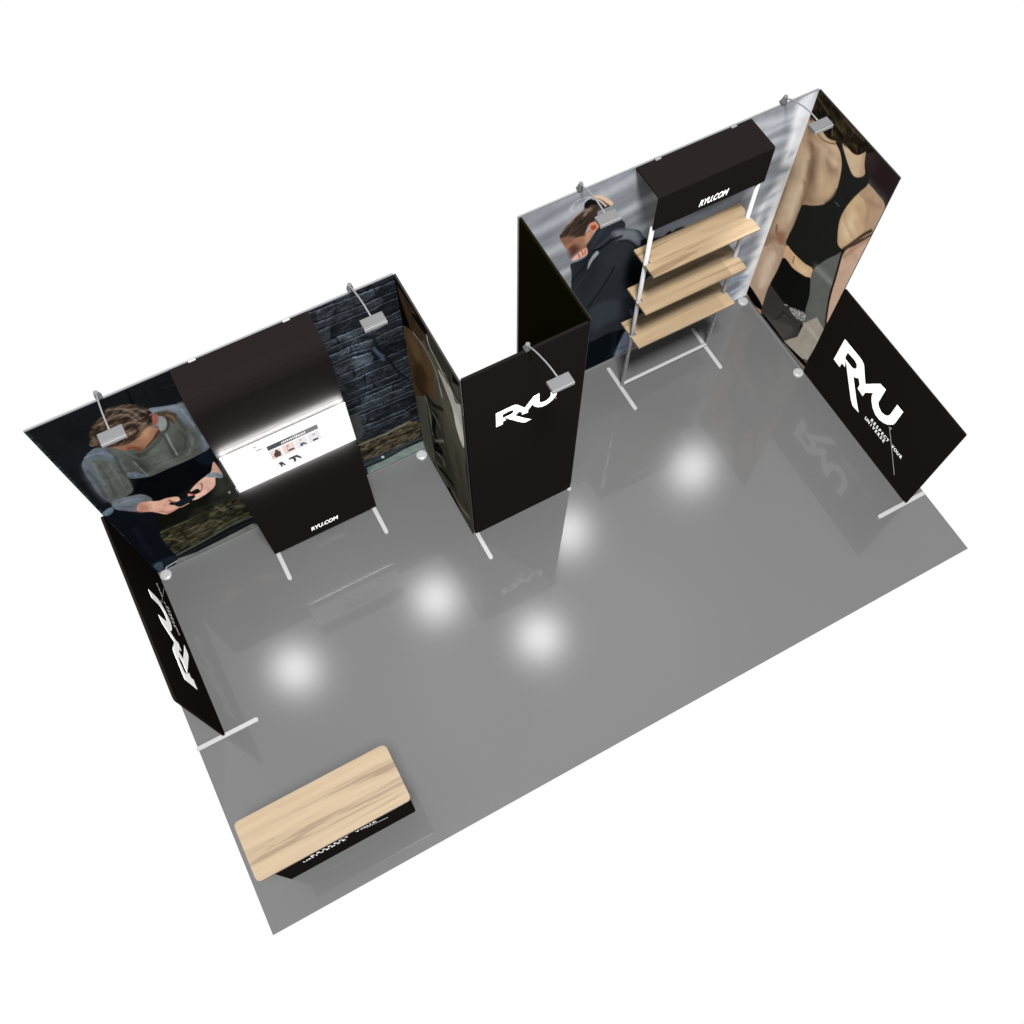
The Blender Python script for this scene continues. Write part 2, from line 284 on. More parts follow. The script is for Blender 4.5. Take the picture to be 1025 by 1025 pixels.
('S',[(0.678,0.83),(0.74,0.835)],(198,140,118),0.012,0.006,1.0),
('Q',[(1.986,0.986),(2.149,1.026),(2.148,0.71),(2.081,0.601),(1.929,0.664)],(60,62,60),0.03,1.0),
('Q',[(2.081,0.601),(2.29,0.551),(2.525,0.577),(2.616,0.452),(2.58,0.285),(2.568,0.233),(2.383,0.256),(2.081,0.272),(2.072,0.384)],(66,60,48),0.012,1.0),
('N',[(2.081,0.601),(2.29,0.551),(2.525,0.577),(2.616,0.452),(2.58,0.285),(2.568,0.233),(2.383,0.256),(2.081,0.272),(2.072,0.384)],1.1,0.04,0.015,10,0.01),
('S',[(2.074,0.558),(2.288,0.54),(2.418,0.549),(2.521,0.544)],(132,128,110),0.022,0.012,0.8),
('S',[(2.09,0.418),(2.18,0.413),(2.288,0.442),(2.429,0.418),(2.559,0.404)],(34,28,20),0.03,0.014,0.8),
('S',[(2.068,0.362),(2.205,0.314),(2.391,0.325),(2.576,0.314)],(96,84,62),0.012,0.01,0.6),
('S',[(2.074,0.226),(2.244,0.213),(2.434,0.236),(2.593,0.211)],(52,64,64),0.035,0.01,1.0),
('Q',[(2.082,0.151),(2.235,0.143),(2.426,0.166),(2.602,0.164),(2.62,-0.091),(2.2,-0.114),(2.076,-0.022)],(118,130,124),0.01,1.0),
('P',[(2.225,0.223),(2.245,0.22),(2.247,0.184),(2.23,0.187)],(190,200,205),0.004,1.0),
('S',[(2.389,1.817),(2.406,1.663),(2.462,1.492),(2.509,1.303),(2.575,1.153)],(16,18,22),0.022,0.012,0.8),
('S',[(2.373,1.705),(2.421,1.523)],(84,102,122),0.02,0.014,0.7),
('S',[(2.427,1.574),(2.383,1.661)],(90,108,126),0.02,0.012,0.6)],'C':[
('FILL',(28,24,19)),
('P',[(2.943,2.242),(2.833,2.304),(2.664,2.323),(2.539,2.318),(2.465,2.33),(2.409,2.348),(2.418,2.197),(2.598,2.016),(2.739,1.98),(2.828,2.011),(2.907,2.082)],(78,62,44),0.008,1.0),
('S',[(2.765,2.28),(2.714,2.262),(2.654,2.201)],(28,22,17),0.035,0.02,0.8),
('P',[(2.932,2.319),(2.894,2.286),(2.853,2.148),(2.783,2.039),(2.779,1.972),(2.913,1.817),(2.943,1.941),(2.947,2.117)],(17,15,11),0.008,1.0),
('S',[(2.869,2.236),(2.739,2.231),(2.594,2.22)],(96,78,58),0.015,0.012,0.7),
('P',[(2.68,2.25),(2.531,2.353),(2.432,2.318),(2.495,2.264),(2.591,2.239)],(20,18,15),0.006,1.0),
('P',[(2.913,1.803),(2.81,1.922),(2.706,2.001),(2.598,2.016),(2.503,2.025),(2.43,1.914),(2.45,1.562),(2.622,1.034),(2.728,1.043),(2.758,1.108),(3.013,0.731),(2.978,1.185),(2.954,1.518)],(108,84,58),0.008,1.0),
('P',[(2.702,1.697),(2.591,1.658),(2.597,1.517),(2.698,1.196),(2.818,1.129),(2.862,1.226)],(82,60,40),0.03,1.0),
('P',[(2.83,1.834),(2.694,1.921),(2.621,1.806),(2.711,1.653),(2.813,1.641)],(130,104,76),0.03,1.0),
('P',[(2.717,1.994),(2.591,2.056),(2.516,2.152),(2.448,2.128),(2.432,2.318),(2.103,2.439),(2.388,0.263),(2.736,0.113),(2.622,1.034),(2.45,1.562),(2.43,1.914),(2.503,2.025),(2.598,2.016)],(98,97,84),0.006,1.0),
('Q',[(2.393,1.862),(2.259,2.112),(1.956,2.372),(1.974,1.985),(2.029,1.186),(1.989,0.085),(2.094,-0.1),(2.337,0.16),(2.638,0.175),(2.682,0.278),(2.685,0.614),(2.611,1.116),(2.633,1.296),(2.47,1.469)],(84,82,70),0.006,1.0),
('P',[(2.683,1.246),(2.627,1.328),(2.418,1.387),(2.331,0.876),(2.251,0.384),(2.327,0.242),(2.567,0.238),(2.697,0.369),(2.68,0.885)],(70,70,60),0.02,1.0),
('Q',[(2.97,0.811),(2.67,1.241),(2.674,0.994),(2.685,0.614),(2.661,0.314),(2.777,-0.1),(2.98,0.016),(2.983,0.467)],(112,112,98),0.006,1.0),
('P',[(2.452,2.306),(2.386,2.377),(2.097,2.489),(2.138,2.176),(2.277,2.186),(2.401,2.191)],(62,62,54),0.006,1.0),
('S',[(2.708,1.991),(2.595,2.036),(2.5,2.044),(2.381,1.982),(2.325,1.747)],(170,174,166),0.022,0.012,1.0),
('S',[(2.455,2.288),(2.435,2.203),(2.316,2.161),(2.22,2.088),(2.157,2.026)],(214,212,200),0.018,0.006,1.0),
('P',[(2.337,2.061),(2.262,2.087),(2.145,2.098),(2.085,2.025),(1.972,2.113),(2.017,1.556),(2.071,1.515),(2.129,1.654),(2.155,1.834),(2.236,1.945)],(206,202,192),0.01,1.0),
('S',[(2.154,2.202),(2.098,2.107),(1.992,2.132)],(44,44,38),0.03,0.015,0.8),
('S',[(2.226,2.177),(2.123,2.09),(2.009,2.088)],(214,212,202),0.008,0.005,1.0),
('S',[(1.945,2.153),(2.006,1.623)],(196,192,182),0.02,0.012,0.8),
('S',[(2.627,1.328),(2.533,1.329),(2.342,1.549)],(30,30,26),0.035,0.014,0.9),
('S',[(2.555,1.201),(2.463,1.271)],(30,30,26),0.035,0.014,0.9),
('S',[(2.638,1.195),(2.636,1.053)],(30,30,26),0.035,0.014,0.9),
('S',[(2.673,1.225),(2.637,1.125),(2.634,0.906),(2.638,0.716)],(190,192,182),0.022,0.01,0.9),
('S',[(2.54,1.127),(2.612,0.785),(2.558,0.766)],(18,19,17),0.055,0.02,0.95),
('S',[(2.576,0.656),(2.635,0.474),(2.488,0.665)],(18,19,17),0.055,0.02,0.95),
('S',[(2.496,0.706),(2.556,0.688)],(18,19,17),0.055,0.02,0.95),
('S',[(2.602,0.207),(2.435,0.322),(2.34,0.373)],(18,19,17),0.055,0.02,0.95),
('S',[(2.561,1.169),(2.458,1.133)],(168,170,160),0.022,0.014,0.85),
('S',[(2.603,0.665),(2.413,0.976)],(168,170,160),0.022,0.014,0.85),
('S',[(2.606,0.464),(2.491,0.547),(2.474,0.46)],(168,170,160),0.022,0.014,0.85),
('S',[(2.624,0.258),(2.575,0.284)],(168,170,160),0.022,0.014,0.85),
('S',[(2.365,0.17),(2.217,0.162),(2.06,0.277)],(150,146,124),0.05,0.03,0.8),
('S',[(2.178,1.238),(2.128,0.732),(2.084,0.326)],(66,64,52),0.06,0.04,0.6),
('S',[(2.71,0.018),(2.504,0.04),(2.304,-0.074),(2.059,-0.045)],(60,58,50),0.03,0.01,0.8),
('S',[(1.947,2.028),(1.997,0.973),(1.988,0.105)],(40,38,32),0.02,0.01,0.8)],'R':[
('BLEACH',),
('Q',[(5.868,2.416),(5.773,2.408),(5.736,2.217),(5.808,1.772),(5.777,1.459),(5.795,1.138),(5.808,0.746),(5.797,0.331),(5.734,-0.091),(6.103,-0.334),(6.143,0.948),(6.134,1.811)],(212,214,218),0.1,0.8),
('S',[(5.391,2.27),(5.565,2.234),(5.743,2.197)],(178,182,187),0.1,0.06,0.8),
('S',[(5.519,2.047),(5.731,2.02),(5.805,2.004)],(178,182,187),0.1,0.06,0.8),
('S',[(5.54,2.092),(5.678,2.082),(5.787,2.059)],(116,121,130),0.05,0.04,0.8),
('S',[(5.76,1.756),(5.835,1.798)],(116,121,130),0.05,0.04,0.8),
('S',[(5.712,1.618),(5.796,1.637),(5.852,1.629)],(116,121,130),0.05,0.04,0.8),
('S',[(5.713,1.363),(5.777,1.459)],(116,121,130),0.05,0.04,0.8),
('S',[(5.721,0.992),(5.788,1.096)],(116,121,130),0.05,0.04,0.8),
('S',[(5.722,0.694),(5.808,0.746)],(116,121,130),0.05,0.04,0.8),
('S',[(5.728,1.035),(5.727,1.311),(5.798,1.448)],(228,229,232),0.06,0.05,0.7),
('S',[(5.872,0.657),(5.899,0.842),(5.909,1.076)],(228,229,232),0.06,0.05,0.7),
('S',[(5.755,2.314),(5.791,2.048),(5.802,1.736)],(228,229,232),0.06,0.05,0.7),
('S',[(5.788,0.363),(5.866,0.531)],(228,229,232),0.06,0.05,0.7),
('S',[(4.273,2.386),(4.332,2.392)],(150,160,178),0.05,0.05,0.7),
('S',[(4.708,1.563),(5.236,1.531),(5.482,1.612)],(150,160,178),0.05,0.05,0.7),
('S',[(4.776,1.568),(5.092,1.544)],(150,160,178),0.05,0.05,0.7),
('S',[(4.689,1.68),(5.067,1.664),(5.386,1.641)],(104,114,136),0.03,0.03,0.7),
('S',[(5.569,0.389),(5.714,0.382),(5.804,0.354)],(112,124,148),0.04,0.03,0.8),
('S',[(5.641,0.176),(5.756,0.216),(5.822,0.203)],(112,124,148),0.04,0.03,0.8),
('S',[(4.531,0.096),(4.598,0.2)],(112,124,148),0.04,0.03,0.8),
('S',[(5.698,0.196),(5.838,0.221)],(196,200,212),0.03,0.03,0.8),
('Q',[(4.218,0.601),(4.364,0.594),(4.51,0.587),(4.595,0.576),(4.681,0.564),(4.723,0.567),(4.756,0.484),(4.61,0.458),(4.567,0.377),(4.52,0.231),(4.497,0.046),(4.467,0.016),(4.202,0.02),(4.071,0.032),(4.023,0.766)],(8,13,17),0.006,1.0),
('S',[(4.461,0.465),(4.477,0.229),(4.449,0.081)],(24,32,38),0.05,0.04,0.7),
('P',[(4.567,0.377),(4.671,0.321),(4.739,0.143),(4.661,0.064),(4.497,0.046),(4.522,0.213)],(120,130,148),0.02,1.0),
('S',[(4.52,0.131),(4.61,0.118),(4.678,0.103)],(84,94,112),0.03,0.02,0.8),
('P',[(3.946,1.638),(4.01,1.639),(4.077,1.652),(4.087,1.711),(4.068,1.774),(4.093,1.823),(4.126,1.879),(4.16,1.933),(4.204,1.963),(4.283,1.944),(4.346,1.897),(4.388,1.831),(4.399,1.775),(4.52,1.688),(4.575,1.586),(4.658,1.506),(4.808,1.48),(4.888,1.502),(4.97,1.456),(4.958,1.23),(4.893,0.98),(4.836,0.925),(4.733,1.019),(4.675,0.965),(4.7,0.469),(4.579,0.414),(4.399,0.469),(4.169,0.491),(4.028,0.919),(4.0,1.182),(3.97,1.333),(3.963,1.519)],(34,38,43),0.006,1.0),
('P',[(4.28,1.792),(4.318,1.802),(4.421,1.756),(4.498,1.7),(4.551,1.613),(4.572,1.535),(4.535,1.503),(4.487,1.558),(4.417,1.631),(4.353,1.667),(4.305,1.74)],(98,103,110),0.02,1.0),
('S',[(4.301,1.78),(4.245,1.748),(4.19,1.716),(4.152,1.699)],(70,75,82),0.02,0.02,0.6),
('S',[(4.368,1.704),(4.289,1.711),(4.213,1.677),(4.144,1.678)],(12,14,17),0.025,0.014,0.9),
('S',[(4.354,1.661),(4.44,1.611),(4.526,1.495)],(14,16,20),0.02,0.012,0.9),
('P',[(4.156,1.658),(4.176,1.653),(4.184,1.615),(4.143,1.573),(4.118,1.521),(4.102,1.489),(4.1,1.559),(4.12,1.613)],(144,148,156),0.008,1.0),
('P',[(4.476,1.484),(4.61,1.267),(4.651,1.127),(4.626,0.995),(4.518,0.987),(4.469,1.122),(4.465,1.326)],(8,13,14),0.04,1.0),
('P',[(4.223,1.579),(4.297,1.628),(4.4,1.608),(4.472,1.513),(4.447,1.392),(4.333,1.293),(4.244,1.145),(4.148,1.026),(4.116,1.168),(4.177,1.416)],(38,42,47),0.05,1.0),
('S',[(4.346,1.37),(4.279,1.211),(4.151,0.994)],(16,19,22),0.02,0.015,0.9),
('S',[(4.094,1.439),(4.039,1.361),(3.994,1.274)],(58,64,70),0.014,0.012,0.5),
('S',[(4.085,1.554),(4.02,1.484),(3.974,1.43)],(18,21,25),0.02,0.014,0.7),
('S',[(4.209,1.918),(4.16,1.822),(4.111,1.723)],(50,55,62),0.03,0.03,0.6),
('P',[(4.162,0.908),(4.264,0.984),(4.421,0.91),(4.554,0.738),(4.614,0.594),(4.442,0.632),(4.33,0.617),(4.228,0.61)],(46,50,57),0.03,1.0),
('S',[(4.571,0.682),(4.61,0.581)],(90,96,104),0.02,0.015,0.7),
('P',[(4.559,1.556),(4.656,1.52),(4.755,1.484),(4.823,1.511),(4.829,1.415),(4.602,1.464)],(20,24,28),0.01,1.0),
('P',[(3.837,2.006),(3.852,2.04),(3.895,2.093),(3.947,2.134),(3.991,2.162),(4.021,2.186),(4.018,2.233),(4.039,2.256),(4.075,2.259),(4.121,2.246),(4.183,2.18),(4.236,2.111),(4.219,2.097),(4.191,2.095),(4.135,2.096),(4.141,2.028),(4.165,1.979),(4.106,1.999),(4.069,1.996),(4.054,1.944),(4.049,1.885),(4.01,1.908),(3.962,1.91),(3.916,1.899),(3.888,1.891),(3.856,1.958)],(52,41,36),0.008,1.0),
('N',[(3.837,2.006),(3.852,2.04),(3.895,2.093),(3.947,2.134),(3.991,2.162),(4.021,2.186),(4.018,2.233),(4.039,2.256),(4.075,2.259),(4.121,2.246),(4.183,2.18),(4.236,2.111),(4.219,2.097),(4.191,2.095),(4.135,2.096),(4.141,2.028),(4.165,1.979),(4.106,1.999),(4.069,1.996),(4.054,1.944),(4.049,1.885),(4.01,1.908),(3.962,1.91),(3.916,1.899),(3.888,1.891),(3.856,1.958)],0.6,0.05,0.01,50,0.01),
('S',[(3.903,2.106),(3.947,2.14),(4.0,2.163),(4.037,2.166)],(148,128,116),0.016,0.012,0.8),
('S',[(3.848,2.03),(3.896,2.074),(3.94,2.109)],(120,98,84),0.016,0.014,0.7),
('S',[(4.031,2.123),(4.047,2.149),(4.066,2.151)],(150,130,122),0.03,0.02,0.7),
('P',[(4.021,2.192),(4.021,2.232),(4.048,2.253),(4.095,2.232),(4.136,2.181),(4.128,2.169),(4.071,2.194),(4.045,2.179)],(16,15,17),0.006,1.0),
('P',[(4.078,2.274),(4.139,2.25),(4.2,2.193),(4.254,2.119),(4.242,2.096),(4.216,2.122),(4.163,2.19),(4.113,2.237),(4.074,2.264)],(190,160,136),0.006,1.0),
('S',[(4.085,2.248),(4.144,2.194),(4.199,2.114)],(200,196,192),0.01,0.006,1.0),
('S',[(4.064,2.276),(3.99,2.298),(3.929,2.281),(3.901,2.229)],(176,178,180),0.007,0.005,0.75),
('S',[(4.056,2.269),(4.003,2.253),(3.968,2.226)],(176,178,180),0.007,0.005,0.75),
('S',[(3.939,2.264),(3.914,2.233),(3.934,2.199)],(176,178,180),0.007,0.005,0.75),
('S',[(4.084,2.254),(4.029,2.261),(3.99,2.18)],(176,178,180),0.007,0.005,0.75),
('P',[(3.851,1.974),(3.887,1.903),(3.924,1.919),(3.971,1.917),(4.019,1.908),(4.049,1.891),(4.056,1.918),(4.074,1.939),(4.104,1.916),(4.112,1.874),(4.092,1.836),(4.067,1.787),(4.07,1.747),(4.021,1.75),(3.983,1.74),(3.945,1.73),(3.928,1.779),(3.911,1.821),(3.895,1.849),(3.873,1.899)],(136,96,76),0.008,1.0),
('P',[(3.851,1.974),(3.893,1.974),(3.961,1.936),(3.944,1.895),(3.898,1.885),(3.867,1.921)],(112,82,66),0.012,1.0),
('P',[(3.925,1.832),(3.967,1.845),(4.009,1.782),(3.983,1.747),(3.945,1.73),(3.931,1.777)],(72,46,40),0.02,1.0),
('P',[(4.056,1.918),(4.095,1.915),(4.104,1.86),(4.07,1.804),(4.052,1.846)],(172,128,102),0.02,1.0),
('P',[(4.078,2.003),(4.125,2.001),(4.167,1.96),(4.156,1.923),(4.134,1.899),(4.1,1.908),(4.082,1.953)],(182,122,96),0.006,1.0),
('P',[(4.09,1.972),(4.128,1.963),(4.137,1.922),(4.103,1.922)],(136,66,42),0.008,1.0),
('P',[(3.953,1.686),(3.994,1.727),(4.04,1.751),(4.07,1.75),(4.085,1.699),(4.081,1.669),(4.028,1.662),(3.968,1.67)],(212,160,142),0.006,1.0),
('S',[(4.003,1.728),(4.022,1.671)],(130,56,50),0.007,0.005,0.9),
('S',[(4.031,1.744),(4.051,1.681)],(130,56,50),0.007,0.005,0.9),
('S',[(4.061,1.74),(4.066,1.691)],(130,56,50),0.007,0.005,0.9),
('S',[(5.548,2.179),(5.629,2.187),(5.714,2.183)],(136,141,150),0.035,0.03,0.7),
('S',[(5.575,1.847),(5.681,1.844),(5.769,1.84)],(136,141,150),0.035,0.03,0.7),
('S',[(5.64,1.357),(5.749,1.365),(5.799,1.382)],(136,141,150),0.035,0.03,0.7),
('S',[(5.661,1.211),(5.753,1.218),(5.809,1.222)],(136,141,150),0.035,0.03,0.7)],'S':[
('FILL',(34,30,30)),
('P',[(2.399,2.324),(2.257,2.381),(2.039,2.37),(2.038,2.111),(2.137,2.09),(2.264,2.158)],(34,24,25),0.05,1.0),
('P',[(2.459,2.271),(2.334,2.365),(2.259,2.309),(2.284,2.195)],(44,36,35),0.05,1.0),
('P',[(2.25,2.133),(2.165,2.14),(2.052,2.135),(2.038,2.033),(2.123,2.065)],(74,76,76),0.04,1.0),
('Q',[(2.959,2.335),(2.963,2.366),(2.852,2.421),(2.045,2.417),(2.292,2.367),(2.433,2.223),(2.589,2.174),(2.73,2.177),(2.944,2.028)],(24,20,13),0.008,1.0),
('P',[(2.965,2.074),(2.872,2.18),(2.713,2.191),(2.589,2.174),(2.409,2.262),(2.375,2.328),(2.326,2.211),(2.25,2.133),(2.158,2.127),(2.031,2.098),(2.024,1.887),(2.031,1.818),(2.191,1.497),(2.274,1.268),(2.371,1.04),(2.38,0.918),(2.674,0.803),(2.687,0.501),(2.747,-0.337),(2.99,-0.486),(3.01,0.562),(3.036,1.12),(3.03,1.782)],(162,136,110),0.006,1.0),
('P',[(2.897,2.045),(2.817,2.004),(2.762,1.94),(2.712,1.889),(2.642,1.796),(2.659,1.678),(2.691,1.586),(2.752,1.793),(2.798,1.888),(2.868,1.959)],(126,102,80),0.05,1.0),
('S',[(2.718,1.683),(2.707,1.58),(2.714,1.457),(2.71,1.25),(2.705,0.998),(2.703,0.739),(2.7,0.532)],(104,80,60),0.012,0.02,0.8),
('S',[(2.948,1.422),(2.947,1.203),(2.94,0.857),(2.942,0.578)],(112,86,64),0.03,0.03,0.7),
('S',[(2.984,1.942),(2.964,1.678),(2.931,1.308)],(120,94,70),0.03,0.03,0.6),
('P',[(2.829,1.537),(2.775,1.588),(2.763,1.451),(2.757,1.235),(2.787,1.182),(2.815,1.334)],(206,184,158),0.02,1.0),
('P',[(2.778,2.121),(2.684,2.121),(2.612,2.14),(2.559,2.104),(2.613,2.074),(2.71,2.08)],(192,168,140),0.03,1.0),
('S',[(2.78,1.865),(2.743,1.801),(2.719,1.724)],(84,62,46),0.025,0.03,0.8),
('P',[(2.885,1.81),(2.808,1.859),(2.758,1.727),(2.773,1.569),(2.811,1.426),(2.864,1.628)],(208,184,156),0.06,1.0),
('S',[(2.984,1.97),(2.961,1.7),(2.939,1.356)],(150,116,84),0.03,0.03,0.7),
('P',[(2.703,1.993),(2.639,2.032),(2.549,2.039),(2.5,1.989),(2.561,1.97),(2.623,1.951),(2.685,1.932)],(196,172,142),0.04,1.0),
('P',[(2.659,1.976),(2.584,1.968),(2.522,1.987),(2.534,1.918),(2.603,1.912)],(138,112,90),0.03,1.0),
('P',[(2.682,1.877),(2.614,1.862),(2.572,1.802),(2.6,1.735),(2.661,1.758)],(198,172,142),0.05,1.0),
('P',[(2.609,1.778),(2.527,1.904),(2.477,1.853),(2.492,1.738),(2.605,1.617)],(186,160,128),0.05,1.0),
('P',[(2.576,2.181),(2.522,2.21),(2.436,2.26),(2.402,2.3),(2.331,2.127),(2.374,2.059),(2.435,2.087),(2.499,2.122)],(186,162,134),0.02,1.0),
('S',[(2.759,1.635),(2.719,1.579),(2.714,1.457)],(130,104,82),0.03,0.03,0.8),
('P',[(2.874,1.493),(2.822,1.522),(2.785,1.386),(2.789,1.157),(2.794,1.011),(2.844,1.03),(2.86,1.223)],(202,178,150),0.06,1.0),
('P',[(2.912,2.051),(2.84,2.002),(2.772,1.911),(2.702,1.74),(2.711,1.629),(2.775,1.711),(2.785,1.861),(2.856,1.96)],(110,86,66),0.02,0.7),
('P',[(2.728,1.57),(2.695,1.581),(2.612,1.568),(2.659,1.505),(2.705,1.466)],(132,104,80),0.03,0.7),
('P',[(2.225,1.609),(2.185,1.693),(2.132,1.77),(2.149,1.624),(2.185,1.509),(2.208,1.484)],(128,98,72),0.03,0.7),
('P',[(2.98,0.815),(2.91,0.889),(2.837,0.917),(2.85,0.78),(2.908,0.641)],(128,100,78),0.03,0.7),
('S',[(2.949,1.454),(2.932,1.263),(2.937,1.017)],(146,112,82),0.03,0.03,0.8),
('S',[(2.874,1.035),(2.854,0.972),(2.819,0.973)],(96,62,46),0.02,0.015,0.8),
('P',[(2.837,1.014),(2.773,1.057),(2.734,1.002),(2.76,0.902),(2.827,0.927)],(146,108,84),0.03,1.0),
('P',[(2.87,0.759),(2.798,0.86),(2.744,0.667),(2.78,0.44),(2.833,0.461)],(204,178,150),0.05,1.0),
('P',[(2.301,1.955),(2.324,1.822),(2.321,1.701),(2.302,1.593),(2.255,1.49),(2.197,1.462),(2.134,1.597),(2.095,1.745),(2.159,1.946),(2.238,1.987)],(182,154,120),0.01,1.0),
('P',[(2.275,1.727),(2.22,1.803),(2.171,1.666),(2.21,1.559),(2.27,1.626)],(208,184,152),0.05,1.0),
('S',[(2.197,1.462),(2.149,1.58),(2.091,1.738),(2.043,1.841)],(40,26,18),0.018,0.012,1.0),
('P',[(2.626,2.177),(2.58,2.191),(2.497,2.128),(2.397,2.07),(2.341,2.085),(2.297,2.145),(2.296,2.205),(2.236,2.128),(2.276,1.994),(2.318,1.833),(2.331,1.697),(2.312,1.589),(2.258,1.469),(2.195,1.448),(2.274,1.268),(2.37,1.037),(2.537,0.991),(2.705,0.967),(2.723,1.068),(2.71,1.221),(2.712,1.398),(2.699,1.454),(2.609,1.534),(2.514,1.647),(2.462,1.788),(2.472,1.923),(2.505,2.046),(2.553,2.114),(2.614,2.151)],(29,30,28),0.004,1.0),
('S',[(2.508,1.66),(2.471,1.758),(2.459,1.851)],(20,20,19),0.016,0.014,0.6),
('S',[(2.435,1.747),(2.414,1.753)],(96,104,110),0.005,0.004,0.9),
('S',[(2.416,1.746),(2.399,1.758)],(96,104,110),0.005,0.004,0.9),
('S',[(2.397,1.744),(2.38,1.758)],(96,104,110),0.005,0.004,0.9),
('S',[(2.855,1.994),(2.785,2.0),(2.705,2.033)],(206,182,152),0.02,0.035,0.5),
('S',[(2.545,2.177),(2.476,2.22),(2.401,2.287)],(196,170,140),0.02,0.035,0.5),
('S',[(2.795,1.818),(2.752,1.738),(2.737,1.588)],(110,84,64),0.012,0.035,0.5),
('S',[(2.271,1.92),(2.259,1.81),(2.247,1.698)],(206,180,148),0.03,0.035,0.5),
('S',[(2.152,2.076),(2.139,1.931),(2.126,1.823)],(140,110,86),0.02,0.035,0.5),
('S',[(2.307,1.721),(2.233,1.67),(2.173,1.647)],(132,102,78),0.014,0.035,0.5),
('S',[(2.881,1.678),(2.857,1.514),(2.863,1.292)],(206,184,158),0.02,0.035,0.5),
('S',[(2.181,2.008),(2.109,2.04),(2.059,2.07)],(120,92,72),0.016,0.035,0.5),
('P',[(2.705,0.973),(2.627,0.978),(2.548,0.985),(2.462,1.006),(2.373,1.038),(2.356,0.952),(2.362,0.895),(2.457,0.849),(2.565,0.842),(2.69,0.823),(2.704,0.888)],(206,168,130),0.005,1.0),
('S',[(2.588,0.953),(2.579,0.889)],(120,88,66),0.015,0.01,0.8),
('P',[(2.564,0.931),(2.487,0.942),(2.413,0.987),(2.416,0.908),(2.502,0.887)],(222,190,152),0.025,1.0),
('P',[(2.691,0.828),(2.552,0.844),(2.413,0.9),(2.352,0.932),(2.291,0.758),(2.263,0.582),(2.394,0.498),(2.509,0.429),(2.713,0.436),(2.71,0.588)],(18,18,17),0.005,1.0),
('P',[(2.364,1.036),(2.302,1.22),(2.226,1.373),(2.186,1.451),(2.149,1.32),(2.135,1.145),(2.12,0.961),(2.039,0.718),(2.043,0.474),(2.141,0.504),(2.223,0.473),(2.269,0.596),(2.295,0.779),(2.348,0.924)],(94,96,92),0.006,1.0),
('S',[(2.339,1.083),(2.216,1.1),(2.143,1.11)],(150,150,142),0.05,0.05,0.6),
('Q',[(2.227,0.482),(2.14,0.674),(2.03,0.646),(2.021,0.43),(2.038,0.105),(2.038,0.042),(2.165,-0.005),(2.381,0.003),(2.233,0.272)],(158,150,138),0.006,1.0),
('S',[(2.237,0.468),(2.133,0.487),(2.047,0.483)],(186,180,160),0.03,0.02,0.7),
('P',[(2.146,0.083),(2.06,0.09),(2.038,0.167),(2.011,0.048),(2.083,0.012)],(110,66,52),0.006,1.0),
('S',[(2.123,0.067),(2.047,0.155)],(30,22,20),0.012,0.006,1.0),
('P',[(2.713,0.436),(2.509,0.429),(2.325,0.472),(2.263,0.582),(2.256,0.416),(2.241,0.29),(2.297,0.153),(2.356,0.051),(2.47,-0.005),(2.685,0.027),(2.725,0.125),(2.73,0.32)],(58,56,53),0.005,1.0),
('S',[(2.472,0.347),(2.517,0.176),(2.642,0.036)],(30,29,27),0.012,0.008,0.8),
('S',[(2.472,0.347),(2.292,0.4)],(34,32,30),0.012,0.008,0.8),
('P',[(2.671,0.03),(2.537,0.151),(2.404,0.259),(2.303,0.298),(2.307,0.176),(2.375,0.058),(2.507,0.009)],(72,69,65),0.02,1.0),
('P',[(2.432,0.453),(2.261,0.578),(2.246,0.486),(2.335,0.431)],(132,130,126),0.01,1.0),
('N',[(2.432,0.453),(2.261,0.578),(2.246,0.486),(2.335,0.431)],0.9,0.012,0.012,0,0.01),
('S',[(2.491,0.423),(2.459,0.448)],(210,210,205),0.008,0.005,1.0),
('S',[(2.677,0.007),(2.364,0.034),(2.038,0.105)],(8,8,7),0.05,0.006,1.0),
('P',[(2.724,0.008),(2.625,0.071),(2.342,0.054),(2.388,-0.052),(2.692,-0.072)],(8,8,7),0.005,1.0),
('Q',[(2.338,0.044),(2.02,0.067),(1.895,0.051),(2.335,-0.173)],(120,112,100),0.006,1.0),
('P',[(2.171,1.46),(2.107,1.614),(2.029,1.794),(1.997,1.96),(1.898,1.982),(1.962,1.344),(2.022,0.766),(2.059,0.774),(2.104,0.981),(2.142,1.209)],(190,160,138),0.006,1.0),
('S',[(2.19,1.458),(2.15,1.224),(2.112,0.971),(2.039,0.718)],(20,14,11),0.018,0.006,1.0),
('S',[(2.155,1.429),(2.1,1.6),(2.04,1.751)],(150,112,88),0.03,0.02,0.7),
('P',[(2.991,0.589),(2.735,0.941),(2.699,0.73),(2.725,0.381),(2.715,0.137),(2.757,0.087),(2.907,0.111),(2.978,0.171)],(178,152,128),0.005,1.0),
('P',[(2.867,0.647),(2.782,0.79),(2.747,0.572),(2.766,0.333),(2.843,0.299)],(208,186,162),0.03,1.0),
('S',[(2.976,0.553),(2.95,0.259)],(140,108,82),0.02,0.02,0.7),
('P',[(2.96,0.164),(2.901,0.175),(2.733,0.144),(2.716,0.078),(2.799,0.036),(2.936,0.063)],(10,9,8),0.004,1.0),
('P',[(2.939,0.03),(2.799,0.036),(2.711,0.069),(2.689,-0.002),(2.745,-0.018),(2.908,-0.007)],(186,134,104),0.005,1.0),
('P',[(2.963,2.366),(2.924,2.38),(2.523,2.39),(2.323,2.384),(2.396,2.319),(2.357,2.327),(2.43,2.216),(2.558,2.201),(2.704,2.126),(2.802,2.133),(2.923,2.137),(2.963,2.121)],(31,26,18),0.006,1.0),
('N',[(2.963,2.366),(2.924,2.38),(2.523,2.39),(2.323,2.384),(2.396,2.319),(2.357,2.327),(2.43,2.216),(2.558,2.201),(2.704,2.126),(2.802,2.133),(2.923,2.137),(2.963,2.121)],0.8,0.03,0.09,-30,0.01),
